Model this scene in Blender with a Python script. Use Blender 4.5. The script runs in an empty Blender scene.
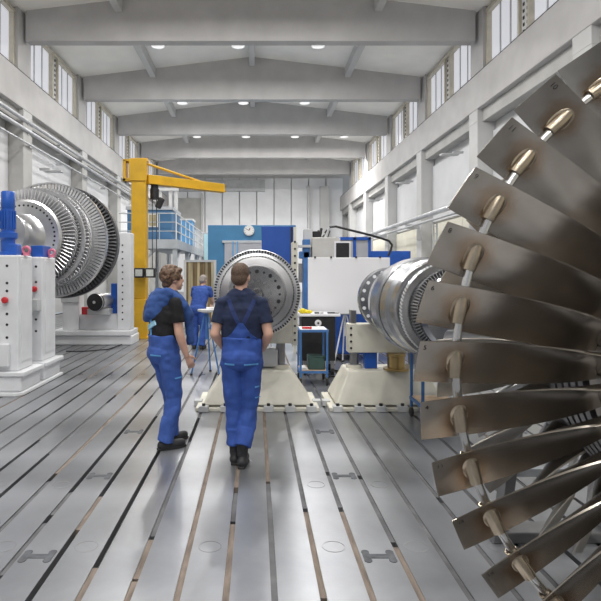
import bpy, math, random
import numpy as np
from mathutils import Vector, Matrix, Euler
from mathutils.bvhtree import BVHTree
random.seed(7)
PI = math.pi
R = math.radians
C = bpy.context.scene.collection
scene = bpy.context.scene

# ------------------------------------------------------------------ camera, world, exposure
FPX, VX, VY, CH = 560.0, 256.0, 273.0, 1.7        # focal length in pixels, vanishing point, camera height
cam_d = bpy.data.cameras.new('camera')
cam = bpy.data.objects.new('camera', cam_d); C.objects.link(cam)
cam.location = (0, 0, CH); cam.rotation_euler = (PI / 2, 0, 0)
cam_d.sensor_width = 36; cam_d.sensor_fit = 'HORIZONTAL'
cam_d.lens = FPX / 601 * 36
cam_d.shift_x = (300.5 - VX) / 601; cam_d.shift_y = -(300.5 - VY) / 601
cam_d.clip_start = 0.05; cam_d.clip_end = 300
scene.camera = cam
w = bpy.data.worlds.new('world'); scene.world = w; w.use_nodes = True
w.node_tree.nodes['Background'].inputs[0].default_value = (0.86, 0.93, 1.0, 1)
w.node_tree.nodes['Background'].inputs[1].default_value = 0.9
LAMP_W = 420.0
scene.view_settings.view_transform = 'Standard'
scene.view_settings.look = 'None'
scene.view_settings.gamma = 1.0
scene.view_settings.use_curve_mapping = False
scene.view_settings.exposure = -1.0
scene.cycles.use_denoising = True
scene.cycles.max_bounces = 8
scene.cycles.diffuse_bounces = 5
scene.cycles.glossy_bounces = 4
scene.cycles.sample_clamp_indirect = 4.0

def P(x, y, D):
    return Vector(((x - VX) * D / FPX, D, CH - (y - VY) * D / FPX))

# ------------------------------------------------------------------ materials
def pm(name, col, rough=0.5, metal=0.0, var=0.08, scale=6.0, bump=0.0, bscale=40.0, stretch=None, emit=None, rvar=0.0, spec=0.5, detail=4.0):
    m = bpy.data.materials.new(name); m.use_nodes = True
    nt = m.node_tree; b = nt.nodes['Principled BSDF']
    b.inputs['Roughness'].default_value = rough; b.inputs['Metallic'].default_value = metal
    b.inputs['Specular IOR Level'].default_value = spec
    tc = nt.nodes.new('ShaderNodeTexCoord'); mp = nt.nodes.new('ShaderNodeMapping')
    nt.links.new(tc.outputs['Object'], mp.inputs[0])
    if stretch: mp.inputs['Scale'].default_value = stretch
    no = nt.nodes.new('ShaderNodeTexNoise'); no.inputs['Scale'].default_value = scale; no.inputs['Detail'].default_value = detail
    nt.links.new(mp.outputs[0], no.inputs['Vector'])
    cr = nt.nodes.new('ShaderNodeValToRGB')
    lo = [max(0, c * (1 - var * 1.6)) for c in col]; hi = [min(1, c * (1 + var * 1.4)) for c in col]
    cr.color_ramp.elements[0].position = 0.3; cr.color_ramp.elements[1].position = 0.7
    cr.color_ramp.elements[0].color = (*lo, 1); cr.color_ramp.elements[1].color = (*hi, 1)
    nt.links.new(no.outputs['Fac'], cr.inputs[0]); nt.links.new(cr.outputs[0], b.inputs['Base Color'])
    if rvar:
        mr = nt.nodes.new('ShaderNodeMapRange')
        mr.inputs['To Min'].default_value = max(0.02, rough - rvar); mr.inputs['To Max'].default_value = min(1, rough + rvar)
        nt.links.new(no.outputs['Fac'], mr.inputs['Value']); nt.links.new(mr.outputs[0], b.inputs['Roughness'])
    if bump:
        n2 = nt.nodes.new('ShaderNodeTexNoise'); n2.inputs['Scale'].default_value = bscale; n2.inputs['Detail'].default_value = 3
        nt.links.new(mp.outputs[0], n2.inputs['Vector'])
        bp = nt.nodes.new('ShaderNodeBump'); bp.inputs['Strength'].default_value = bump; bp.inputs['Distance'].default_value = 0.01
        nt.links.new(n2.outputs['Fac'], bp.inputs['Height']); nt.links.new(bp.outputs[0], b.inputs['Normal'])
    if emit:
        b.inputs['Emission Color'].default_value = (*emit[0], 1); b.inputs['Emission Strength'].default_value = emit[1]
    return m

M = {}
M['plate'] = pm('floor_steel', (0.305, 0.315, 0.335), 0.31, 0.65, 0.24, 0.9, 0.03, 60, rvar=0.10, detail=8)
M['slotbase'] = pm('slot_dark', (0.012, 0.012, 0.013), 0.8, 0, 0.2)
M['wood'] = pm('slot_wood', (0.17, 0.135, 0.11), 0.8, 0, 0.25, 5, stretch=(6, 1, 1))
M['fillgrey'] = pm('slot_steel_grey', (0.10, 0.10, 0.105), 0.7, 0.0, 0.25, 5)
M['keydark'] = pm('key_dark_steel', (0.10, 0.105, 0.115), 0.75, 0.0, 0.2, 20, spec=0.2)
M['plug'] = pm('plug_steel', (0.30, 0.305, 0.315), 0.45, 0.6, 0.1, 9)
M['concrete'] = pm('painted_concrete_beam', (0.50, 0.49, 0.485), 0.8, 0, 0.05, 1.2, 0.05, 15)
M['roof'] = pm('roof_sheet_white', (0.93, 0.91, 0.86), 0.8, 0, 0.03, 1.0)
M['wallw'] = pm('wall_white', (0.56, 0.56, 0.555), 0.8, 0, 0.04, 1.0)
M['wallback'] = pm('back_wall_panel', (0.82, 0.83, 0.85), 0.7, 0, 0.04, 0.8)
M['wallp'] = pm('wall_panel_white', (0.64, 0.645, 0.66), 0.7, 0, 0.04, 0.8)
M['wallcream'] = pm('wall_panel_cream', (0.74, 0.71, 0.60), 0.7, 0, 0.05, 0.8)
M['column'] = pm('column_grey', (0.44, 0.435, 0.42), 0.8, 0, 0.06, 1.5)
M['rail'] = pm('crane_rail_steel', (0.10, 0.10, 0.11), 0.5, 0.6, 0.2, 4)
M['pane'] = pm('daylight_pane', (0.16, 0.165, 0.18), 0.5, 0, 0.02, 1, emit=((0.93, 0.94, 1.0), 1.15))
M['frame'] = pm('window_frame_beige', (0.58, 0.54, 0.45), 0.6, 0, 0.06, 4)
M['louvre'] = pm('louvre_white', (0.72, 0.72, 0.72), 0.6, 0, 0.04, 4)
M['black'] = pm('black_paint', (0.012, 0.012, 0.014), 0.5, 0, 0.2, 10)
M['rubber'] = pm('black_rubber', (0.02, 0.02, 0.02), 0.7, 0, 0.2, 10)
M['pipe'] = pm('conduit_zinc', (0.55, 0.56, 0.58), 0.4, 0.5, 0.1, 5)
M['lampw'] = pm('lamp_housing_white', (0.75, 0.75, 0.76), 0.5, 0, 0.03, 5)
M['lampglow'] = pm('lamp_glow', (0.9, 0.9, 0.9), 0.5, 0, 0.0, 5, emit=((1, 0.99, 0.97), 1.3))
M['white'] = pm('machine_white', (0.70, 0.71, 0.73), 0.45, 0, 0.04, 3)
M['whiteg'] = pm('machine_light_grey', (0.50, 0.51, 0.52), 0.5, 0, 0.06, 3)
M['cream'] = pm('stand_cream', (0.62, 0.60, 0.52), 0.5, 0, 0.07, 4, 0.02, 20)
M['blue'] = pm('motor_blue', (0.015, 0.09, 0.42), 0.35, 0, 0.12, 6)
M['bluepanel'] = pm('royal_blue_panel', (0.012, 0.07, 0.33), 0.5, 0, 0.1, 2)
M['teal'] = pm('booth_blue', (0.05, 0.19, 0.36), 0.6, 0, 0.06, 1.5)
M['cabinblue'] = pm('cabin_blue', (0.06, 0.17, 0.33), 0.6, 0, 0.08, 1.5)
M['skyblue'] = pm('cabin_sky_blue', (0.10, 0.33, 0.62), 0.6, 0, 0.05, 2)
M['paleaqua'] = pm('pale_aqua_sheet', (0.45, 0.68, 0.72), 0.5, 0, 0.05, 2)
M['trolley'] = pm('trolley_blue', (0.05, 0.16, 0.40), 0.45, 0, 0.1, 6)
M['doorgrey'] = pm('roller_door_grey', (0.42, 0.43, 0.47), 0.6, 0, 0.05, 2)
M['yellow'] = pm('crane_yellow', (0.64, 0.37, 0.015), 0.45, 0, 0.07, 3)
M['red'] = pm('knob_red', (0.55, 0.02, 0.03), 0.4, 0, 0.1, 8)
M['pink'] = pm('lifting_eye_pink', (0.62, 0.17, 0.26), 0.5, 0, 0.1, 8)
M['green'] = pm('crate_green', (0.04, 0.085, 0.075), 0.6, 0, 0.1, 8)
M['tan'] = pm('plywood', (0.58, 0.42, 0.28), 0.7, 0, 0.12, 3, stretch=(1, 8, 1))
M['paper'] = pm('paper_white', (0.75, 0.75, 0.74), 0.8, 0, 0.02)
M['yellowcloth'] = pm('yellow_cloth', (0.75, 0.60, 0.03), 0.8, 0, 0.1, 20)
M['brass'] = pm('brass', (0.42, 0.30, 0.13), 0.3, 0.9, 0.1, 6)
M['steel'] = pm('turned_steel', (0.58, 0.58, 0.59), 0.30, 0.95, 0.06, 4, rvar=0.06)
def turned(m, aniso):
    nt = m.node_tree; tn = nt.nodes.new('ShaderNodeTangent'); tn.direction_type = 'RADIAL'; tn.axis = 'Y'
    b = nt.nodes['Principled BSDF']; b.inputs['Anisotropic'].default_value = aniso; nt.links.new(tn.outputs[0], b.inputs['Tangent'])
turned(M['steel'], 0.75)
M['drumsteel'] = pm('polished_drum_steel', (0.43, 0.44, 0.46), 0.2, 0.97, 0.08, 4, rvar=0.05); turned(M['drumsteel'], 0.5)
M['flange'] = pm('dark_turned_flange', (0.30, 0.30, 0.305), 0.27, 0.95, 0.08, 4); turned(M['flange'], 0.8)
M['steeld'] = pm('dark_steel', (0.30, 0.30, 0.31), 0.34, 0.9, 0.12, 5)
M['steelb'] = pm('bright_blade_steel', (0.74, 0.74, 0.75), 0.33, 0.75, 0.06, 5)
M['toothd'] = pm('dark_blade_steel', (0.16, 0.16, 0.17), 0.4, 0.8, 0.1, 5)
M['blade'] = pm('bronzed_blade_steel', (0.42, 0.38, 0.335), 0.22, 0.95, 0.12, 5, 0.0, rvar=0.05)
M['bladeb'] = pm('rear_blade_steel', (0.46, 0.43, 0.39), 0.32, 0.92, 0.12, 6, rvar=0.05)
M['boss'] = pm('bronze_boss', (0.50, 0.42, 0.32), 0.24, 0.92, 0.14, 12)
M['rod'] = pm('polished_rod', (0.66, 0.66, 0.66), 0.2, 0.95, 0.04, 6)
M['ink'] = pm('marker_ink', (0.01, 0.01, 0.012), 0.7, 0, 0.1)
M['inkgrey'] = pm('faded_stamp', (0.20, 0.21, 0.20), 0.7, 0, 0.1)
M['skin'] = pm('skin', (0.60, 0.36, 0.27), 0.55, 0, 0.06, 14)
M['hairb'] = pm('hair_brown', (0.13, 0.075, 0.045), 0.6, 0, 0.35, 60, 0.3, 70)
M['hairs'] = pm('hair_short_brown', (0.10, 0.062, 0.042), 0.7, 0, 0.3, 90, 0.3, 120)
M['hairg'] = pm('hair_grey', (0.32, 0.28, 0.26), 0.7, 0, 0.25, 60)
M['overall'] = pm('workwear_blue', (0.032, 0.082, 0.33), 0.85, 0, 0.12, 9, 0.15, 30)
M['overall2'] = pm('workwear_blue_faded', (0.042, 0.10, 0.36), 0.85, 0, 0.12, 9, 0.15, 30)
M['sweat'] = pm('sweatshirt_blue', (0.034, 0.085, 0.27), 0.9, 0, 0.15, 9, 0.12, 30)
M['lining'] = pm('light_blue_lining', (0.33, 0.60, 0.75), 0.85, 0, 0.1, 12)
M['trim'] = pm('light_blue_piping', (0.12, 0.36, 0.68), 0.8, 0, 0.05, 12)
M['navy'] = pm('navy_polo', (0.012, 0.020, 0.055), 0.9, 0, 0.2, 10, 0.25, 24)
M['tee'] = pm('black_tee', (0.008, 0.008, 0.010), 0.9, 0, 0.2, 10, 0.2, 24)
M['strap'] = pm('strap_blue', (0.014, 0.03, 0.115), 0.85, 0, 0.1, 12)
M['shoe'] = pm('shoe_black', (0.018, 0.019, 0.022), 0.6, 0, 0.2, 14)
M['eye'] = pm('eye_dark', (0.03, 0.025, 0.02), 0.3)
M['lip'] = pm('lip', (0.42, 0.18, 0.15), 0.5)
M['curtain'] = pm('curtain_brown', (0.17, 0.12, 0.06), 0.6, 0, 0.35, 3, stretch=(3, 3, 0.3))
M['curtain2'] = pm('curtain_olive', (0.42, 0.36, 0.22), 0.6, 0, 0.25, 3, stretch=(3, 3, 0.3))
M['boardw'] = pm('white_board', (0.80, 0.80, 0.83), 0.5, 0, 0.02, 1)
M['beige'] = pm('machine_beige', (0.50, 0.49, 0.47), 0.6, 0, 0.06, 3)
M['glass'] = pm('lamp_glass', (0.55, 0.58, 0.55), 0.15, 0, 0.1, 14)
M['mezz'] = pm('mezzanine_steel', (0.48, 0.51, 0.54), 0.6, 0.2, 0.06, 3)

# bronzed blade: brown heat tint round the lacing hole
def heat(m, rl):
    nt = m.node_tree; b = nt.nodes['Principled BSDF']; src = b.inputs['Base Color'].links[0].from_socket
    tc = nt.nodes.new('ShaderNodeTexCoord'); ds = nt.nodes.new('ShaderNodeVectorMath'); ds.operation = 'DISTANCE'; ds.inputs[1].default_value = (0, 0, rl)
    nt.links.new(tc.outputs['Object'], ds.inputs[0])
    nz = nt.nodes.new('ShaderNodeTexNoise'); nz.inputs['Scale'].default_value = 22; nt.links.new(tc.outputs['Object'], nz.inputs['Vector'])
    ad = nt.nodes.new('ShaderNodeMath'); ad.operation = 'MULTIPLY_ADD'; ad.inputs[1].default_value = 0.05; nt.links.new(nz.outputs['Fac'], ad.inputs[0]); nt.links.new(ds.outputs['Value'], ad.inputs[2])
    mr = nt.nodes.new('ShaderNodeMapRange'); mr.interpolation_type = 'SMOOTHSTEP'; mr.inputs['From Min'].default_value = 0.055; mr.inputs['From Max'].default_value = 0.12
    mr.inputs['To Min'].default_value = 0.85; mr.inputs['To Max'].default_value = 0.0
    nt.links.new(ad.outputs[0], mr.inputs['Value'])
    mx = nt.nodes.new('ShaderNodeMix'); mx.data_type = 'RGBA'; nt.links.new(mr.outputs[0], mx.inputs['Factor']); nt.links.new(src, mx.inputs['A']); mx.inputs['B'].default_value = (0.27, 0.18, 0.11, 1)
    nt.links.new(mx.outputs['Result'], b.inputs['Base Color'])
heat(M['blade'], 1.196)

# ------------------------------------------------------------------ mesh helpers
ORG = {}
def frame_of(d):
    d = Vector(d).normalized()
    u = d.orthogonal().normalized(); v = d.cross(u)
    return d, u, v

class MB:
    def __init__(s): s.v = []; s.f = []
    def add(s, vs, fs):
        o = len(s.v); s.v += [tuple(p) for p in vs]; s.f += [tuple(i + o for i in f) for f in fs]; return s
    def box(s, a, b, rot=None, piv=None):
        x0, y0, z0 = a; x1, y1, z1 = b
        vs = [Vector(p) for p in ((x0,y0,z0),(x1,y0,z0),(x1,y1,z0),(x0,y1,z0),(x0,y0,z1),(x1,y0,z1),(x1,y1,z1),(x0,y1,z1))]
        if rot is not None:
            c = Vector(piv) if piv is not None else sum(vs, Vector()) / 8
            m = Euler(rot).to_matrix(); vs = [c + m @ (p - c) for p in vs]
        return s.add(vs, [(0,3,2,1),(4,5,6,7),(0,1,5,4),(1,2,6,5),(2,3,7,6),(3,0,4,7)])
    def cbox(s, c, d, rot=None):
        c = Vector(c); h = Vector(d) / 2
        return s.box(c - h, c + h, rot)
    def cyl(s, p0, p1, r0, r1=None, n=20):
        r1 = r0 if r1 is None else r1
        p0 = Vector(p0); p1 = Vector(p1); d, u, v = frame_of(p1 - p0)
        vs = []
        for p, r in ((p0, r0), (p1, r1)):
            for i in range(n):
                a = 2 * PI * i / n; vs.append(p + (u * math.cos(a) + v * math.sin(a)) * r)
        fs = [(i, (i + 1) % n, n + (i + 1) % n, n + i) for i in range(n)]
        fs += [tuple(range(n - 1, -1, -1)), tuple(range(n, 2 * n))]
        return s.add(vs, fs)
    def tube(s, pts, r, n=8):
        pts = [Vector(p) for p in pts]; vs = []; m = len(pts)
        d0, u, v = frame_of(pts[1] - pts[0])
        for i, p in enumerate(pts):
            d = (pts[min(i + 1, m - 1)] - pts[max(i - 1, 0)]).normalized()
            u = (u - d * u.dot(d)).normalized(); v = d.cross(u)
            for k in range(n):
                a = 2 * PI * k / n; vs.append(p + (u * math.cos(a) + v * math.sin(a)) * r)
        fs = [(i * n + k, i * n + (k + 1) % n, (i + 1) * n + (k + 1) % n, (i + 1) * n + k) for i in range(m - 1) for k in range(n)]
        fs += [tuple(range(n - 1, -1, -1)), tuple(range((m - 1) * n, m * n))]
        return s.add(vs, fs)
    def lathe(s, c, axis, prof, n=48, closed=False):
        c = Vector(c); d, u, v = frame_of(axis); vs = []
        for a, r in prof:
            for i in range(n):
                t = 2 * PI * i / n; vs.append(c + d * a + (u * math.cos(t) + v * math.sin(t)) * max(r, 1e-4))
        m = len(prof); q = m if closed else m - 1
        fs = [(j * n + i, j * n + (i + 1) % n, ((j + 1) % m) * n + (i + 1) % n, ((j + 1) % m) * n + i) for j in range(q) for i in range(n)]
        if not closed: fs += [tuple(range(n - 1, -1, -1)), tuple(range((m - 1) * n, m * n))]
        return s.add(vs, fs)
    def prism(s, poly, d):
        n = len(poly); d = Vector(d); vs = [Vector(p) for p in poly] + [Vector(p) + d for p in poly]
        return s.add(vs, [tuple(range(n - 1, -1, -1)), tuple(range(n, 2 * n))] + [(i, (i + 1) % n, n + (i + 1) % n, n + i) for i in range(n)])
    def loft(s, rings):
        n = len(rings[0]); vs = [p for r in rings for p in r]; m = len(rings)
        fs = [(j * n + i, j * n + (i + 1) % n, (j + 1) * n + (i + 1) % n, (j + 1) * n + i) for j in range(m - 1) for i in range(n)]
        fs += [tuple(range(n - 1, -1, -1)), tuple(range((m - 1) * n, m * n))]
        return s.add(vs, fs)
    def cap(s, p0, r0, p1, r1, sx=1.0, sy=1.0, ref=None, hemi=True, n=16):
        """tapered limb with rounded ends; sx scales along ref, sy across it"""
        p0 = Vector(p0); p1 = Vector(p1); d = (p1 - p0).normalized()
        u = Vector(ref if ref else (1, 0, 0)); u = (u - d * u.dot(d)).normalized(); v = d.cross(u)
        rings = []
        def ring(p, r): return [p + u * math.cos(2*PI*k/n) * r * sx + v * math.sin(2*PI*k/n) * r * sy for k in range(n)]
        if hemi:
            for a in (80, 55, 28): rings.append(ring(p0 - d * r0 * math.sin(R(a)), r0 * math.cos(R(a))))
        for t in (0, 0.5, 1): rings.append(ring(p0.lerp(p1, t), r0 + (r1 - r0) * t))
        if hemi:
            for a in (28, 55, 80): rings.append(ring(p1 + d * r1 * math.sin(R(a)), r1 * math.cos(R(a))))
        return s.loft(rings)
    def ell(s, c, rad, rot=(0, 0, 0), n=16, m=10):
        c = Vector(c); mt = Euler(rot).to_matrix(); rings = []
        for j in range(1, m):
            a = PI * j / m - PI / 2
            rings.append([c + mt @ Vector((math.cos(a) * math.cos(2*PI*k/n) * rad[0], math.cos(a) * math.sin(2*PI*k/n) * rad[1], math.sin(a) * rad[2])) for k in range(n)])
        return s.loft(rings)
    def mesh(s, name, off=Vector()):
        me = bpy.data.meshes.new(name)
        me.from_pydata([tuple(Vector(p) - off) for p in s.v], [], s.f); me.update()
        return me
    def build(s, name, m, parent=None, bevel=0.0, smooth=None, kind=None, origin=None, label=None):
        off = ORG.get(parent.name, Vector()) if parent else (Vector(origin) if origin else Vector())
        me = s.mesh(name, off); fix(me)
        mt = M[m] if isinstance(m, str) else m
        me.materials.append(mt)
        o = bpy.data.objects.new(name, me); C.objects.link(o)
        if parent: o.parent = parent
        elif origin: o.location = off
        ORG[o.name] = off
        if smooth: shade(me, smooth)
        if bevel:
            b = o.modifiers.new('bevel', 'BEVEL'); b.width = bevel; b.segments = 2; b.limit_method = 'ANGLE'; b.angle_limit = R(40)
        if kind: o['kind'] = kind
        if label: o['label'] = label
        return o
def fix(me):
    import bmesh
    bm = bmesh.new(); bm.from_mesh(me); bmesh.ops.recalc_face_normals(bm, faces=bm.faces); bm.to_mesh(me); bm.free()
def shade(me, ang=35):
    me.polygons.foreach_set('use_smooth', [True] * len(me.polygons)); me.set_sharp_from_angle(angle=R(ang))
def link(name, me, parent, loc=(0, 0, 0), rot=(0, 0, 0)):
    o = bpy.data.objects.new(name, me); C.objects.link(o); o.parent = parent; o.location = loc; o.rotation_euler = rot
    ORG[o.name] = ORG.get(parent.name, Vector()) if parent else Vector()
    return o
def tag(o, label, cat, group=None):
    o['label'] = label; o['category'] = cat
    if group: o['group'] = group
    return o
def thing(name, label, cat, loc, group=None):
    o = bpy.data.objects.new(name, None); C.objects.link(o); o.location = loc; o.empty_display_size = 0.1
    ORG[o.name] = Vector(loc); return tag(o, label, cat, group)
def struct(name, loc=(0, 0, 0)):
    o = bpy.data.objects.new(name, None); C.objects.link(o); o.location = loc; ORG[o.name] = Vector(loc); o['kind'] = 'structure'; return o
def bx(a, b): return MB().box(a, b)

# ------------------------------------------------------------------ the hall
BAY = 6.5; XL, XR = -7.94, 7.56; XC = (XL + XR) / 2; ZB = 9.7; ZE = 10.74; ZR = 11.66; Y0, Y1 = -19.5, 50.5
ZS, ZRB = 8.5, 7.3
PITCH = 0.256; SLOT0 = 0.098; SW = 0.036

floor = bx((XL - 0.6, Y0, -0.2), (XR + 0.6, Y1 + 0.5, -0.055)).build('floor', 'slotbase'); floor['kind'] = 'structure'
kmin, kmax = -32, 29
pl = MB().box((-(PITCH - SW) / 2, Y0, -0.06), ((PITCH - SW) / 2, Y1, 0.0)).mesh('plate'); pl.materials.append(M['plate']); fix(pl)
for k in range(kmin, kmax):
    link('plate', pl, floor, (SLOT0 + PITCH * (k + 0.5), 0, 0))
def fill(k, ya, yb, kind):
    x = SLOT0 + PITCH * k
    bx((x - SW / 2 - 0.001, ya, -0.056), (x + SW / 2 + 0.001, yb, -0.006 if kind == 'wood' else -0.012)).build('slot_filler', kind, floor)
def dpt(yc): return (CH * FPX) / (380 + yc / 2.718 - VY)
W_, G_ = 'wood', 'fillgrey'
known = {
 -1: [(700, 390, W_), (380, 303, G_), (290, -5, W_)], -2: [(700, -10, W_)],
 -3: [(700, 545, W_), (538, 432, W_), (420, 165, G_), (100, 0, G_)], -4: [(700, 508, W_), (150, -10, G_)],
 -5: [(405, 315, W_), (95, -20, G_)], -6: [(525, 385, G_), (362, 302, G_), (40, -30, G_)],
 -7: [(700, 272, G_), (252, 40, W_)], -8: [(198, 60, G_), (40, -30, W_)], -9: [(160, -10, G_)], -10: [(700, 88, G_)],
 0: [(700, 278, G_), (274, -15, W_)], 1: [(590, 357, W_), (345, -10, G_)], 2: [(700, 356, W_), (342, 256, G_), (246, -15, G_)],
 3: [(700, 452, W_), (436, 266, G_), (256, -20, G_)], 4: [(700, -10, G_)], 5: [(700, 330, G_), (315, -10, G_)], 6: [(700, -10, G_)]}
for k, segs in known.items():
    for a, b, kd in segs: fill(k, dpt(a) if a < 700 else 1.2, dpt(b), kd)
    fill(k, dpt(-12) + random.uniform(0.3, 1.2), 24, random.choice((W_, G_, G_)))
for k in list(range(-24, -10)) + list(range(7, 18)):
    y = random.uniform(2.0, 4.5)
    while y < 24:
        L = random.uniform(1.5, 5.0); fill(k, y, y + L, random.choice((G_, G_, G_, W_))); y += L + (random.uniform(0.8, 2.6) if k < 0 else 0.1)
for k in range(-24, 18):
    if k not in known: pass
# H shaped keys and round plugs let into the plates
def hkey():
    m = MB(); a, b = 0.098, 0.07
    for sx in (-1, 1):
        m.cyl((sx * 0.074, -0.05, 0.0), (sx * 0.074, -0.05, 0.004), 0.024, n=16); m.cyl((sx * 0.074, 0.05, 0.0), (sx * 0.074, 0.05, 0.004), 0.024, n=16)
        m.box((sx * 0.074 - 0.022, -0.05, 0), (sx * 0.074 + 0.022, 0.05, 0.0042))
    m.box((-0.074, -0.024, 0), (0.074, 0.024, 0.0041)); return m
hk = hkey().mesh('joint_key'); hk.materials.append(M['keydark']); fix(hk)
for kc, ys in ((2, (3.36, 4.69, 6.0)), (-6, (3.36, 4.69, 6.0)), (10, (4.69, 6.0))):
    for y in ys: link('joint_key', hk, floor, (SLOT0 + PITCH * (kc + 0.5), y, -0.001))
pg = MB().lathe((0, 0, 0), (0, 0, 1), [(0, 0.072), (0.0015, 0.072), (0.0015, 0.066), (0, 0.066)], 32, closed=True).mesh('round_plug'); pg.materials.append(M['plug']); fix(pg)
for kc in (-7, -5, -2, 1, 3, -9, 5):
    for y in (3.48, 4.5): 
        if not (y > 4 and kc in (-2, -5)): link('round_plug', pg, floor, (SLOT0 + PITCH * (kc + 0.5), y, 0.0))

# ceiling with gabled concrete beams and purlins
ceil = struct('ceiling', (XC, 20, ZR))
def zroof(x): return ZR - (ZR - ZE) * abs(x - XC) / (XR - XC)
for xa, xb in ((XL - 0.4, XC), (XC, XR + 0.4)):
    za, zb = zroof(xa), zroof(xb)
    MB().prism([(xa, Y0, za), (xb, Y0, zb), (xb, Y0, zb + 0.2), (xa, Y0, za + 0.2)], (0, Y1 + 0.5 - Y0, 0)).build('roof_slope', 'roof', ceil)
beam = MB().prism([(XL, -0.2, ZB), (XR, -0.2, ZB), (XR, -0.2, ZE), (XC, -0.2, ZR), (XL, -0.2, ZE)], (0, 0.4, 0))
bme = beam.mesh('roof_beam', Vector((XC, 0, ZR))); bme.materials.append(M['concrete']); fix(bme)
for b in range(-3, 8): link('roof_beam', bme, ceil, (0, BAY * b - 20, 0))
for px in (-4.55, 0, 4.4):
    zz = zroof(XC + px)
    for b in range(1, 7):
        ya = BAY * b + 0.2
        MB().prism([(XC + px - 0.13, ya, zz - 0.42), (XC + px + 0.13, ya, zz - 0.42), (XC + px + 0.13, ya, zz - 0.002), (XC + px - 0.13, ya, zz - 0.002)], (0, BAY - 0.4, 0)).build('purlin', 'wallw', ceil)

# side walls: runway beam, columns, panels, clerestory windows
nwin = 0
for side, xs, sg in (('left', XL, -1), ('right', XR, 1)):
    wall = bx((min(xs + sg * 0.62, xs + sg * 0.9), Y0, 0), (max(xs + sg * 0.62, xs + sg * 0.9), Y1, ZS)).build('wall_' + side, 'wallw'); wall['kind'] = 'structure'
    inn = xs - sg * 0.02
    bx((min(inn, xs + sg * 0.6), Y0, ZRB), (max(inn, xs + sg * 0.6), Y1, ZS)).build('runway_beam', 'concrete', wall, bevel=0.02)
    bx((min(inn + sg * 0.05, inn + sg * 0.16), Y0, ZS), (max(inn + sg * 0.05, inn + sg * 0.16), Y1, ZS + 0.07)).build('crane_rail', 'rail', wall)
    bx((min(inn + sg * 0.2, xs + sg * 0.6), Y0, ZRB - 0.42), (max(inn + sg * 0.2, xs + sg * 0.6), Y1, ZRB - 0.002)).build('soffit_beam', 'column', wall)
    for b in range(-3, 8):
        y = BAY * b
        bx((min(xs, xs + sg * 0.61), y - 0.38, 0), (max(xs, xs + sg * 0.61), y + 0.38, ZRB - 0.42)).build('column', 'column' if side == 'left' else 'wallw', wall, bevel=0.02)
        # bracket head and upper pier
        bx((min(xs, xs + sg * 0.2), y - 0.38, ZRB - 0.42), (max(xs, xs + sg * 0.2), y + 0.38, ZRB)).build('column_head', 'wallw', wall)
        bx((min(xs + sg * 0.12, xs + sg * 0.7), y - 0.55, ZS), (max(xs + sg * 0.12, xs + sg * 0.7), y + 0.55, ZE + 0.1)).build('pier', 'concrete', wall)
        if b < 7:
            ya, yb = y + 0.38, y + BAY - 0.38
            bx((min(xs + sg * 0.5, xs + sg * 0.64), ya + 0.05, 4.0), (max(xs + sg * 0.5, xs + sg * 0.64), yb - 0.05, ZRB - 0.75)).build('wall_panel', 'wallp', wall, bevel=0.015)
            if side == 'right':
                for q in range(3):
                    yq = ya + 0.05 + q * (yb - ya - 0.1) / 3
                    bx((xs + 0.47, yq + 0.015, 0.1), (xs + 0.64, yq + (yb - ya - 0.1) / 3 - 0.015, 3.9)).build('wall_panel', 'wallcream', wall, bevel=0.015)
            # clerestory window
            nwin += 1
            xg = xs + sg * 0.42
            wn = struct('window_%d' % nwin, (xg, y + BAY / 2, ZS))
            wa, wb, za, zb = y + 0.56, y + BAY - 0.56, ZS + 0.07, ZE - 0.12
            def wbox(nm, a, b_, z0, z1, d0, d1, mt): return bx((min(xg - sg * d0, xg - sg * d1), a, z0), (max(xg - sg * d0, xg - sg * d1), b_, z1)).build(nm, mt, wn)
            # near louvre strip, then two glazed fields
            wbox('frame', wa, wb, za, za + 0.1, 0, 0.22, 'frame'); wbox('frame', wa, wb, zb - 0.14, zb, 0, 0.22, 'frame')
            wbox('lintel', wa, wb, zb, ZE + 0.1, 0, 0.12, 'wallw')
            mid = (wa + wb) / 2
            for yy in (wa, mid - 0.3, mid + 0.3, wb - 0.1): wbox('frame', yy, yy + 0.12, za, zb, 0, 0.2, 'frame')
            for (pa, pb) in ((wa + 0.1, mid - 0.3), (mid + 0.42, wb - 0.1)):
                n = 3
                for q in range(n):
                    qa = pa + (pb - pa) * q / n; qb = pa + (pb - pa) * (q + 1) / n
                    wbox('pane', qa + 0.02, qb - 0.02, za + 0.08, zb - 0.12, 0.02, 0.05, 'pane')
                    if q: wbox('mullion', qa - 0.022, qa + 0.022, za + 0.08, zb - 0.12, 0.02, 0.09, 'whiteg')
            lv = wbox('louvre', mid - 0.18, mid + 0.3, za + 0.1, zb - 0.12, 0.02, 0.12, 'louvre')
            if b >= 1:
                m = MB()
                for q in range(9):
                    z = za + 0.22 + q * (zb - za - 0.45) / 8
                    for yy in (mid - 0.06, mid + 0.18): m.cbox((xg - sg * 0.125, yy, z), (0.02, 0.09, 0.09))
                d = m.build('louvre_holes', 'black', lv); d['kind'] = 'stuff'

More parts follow.
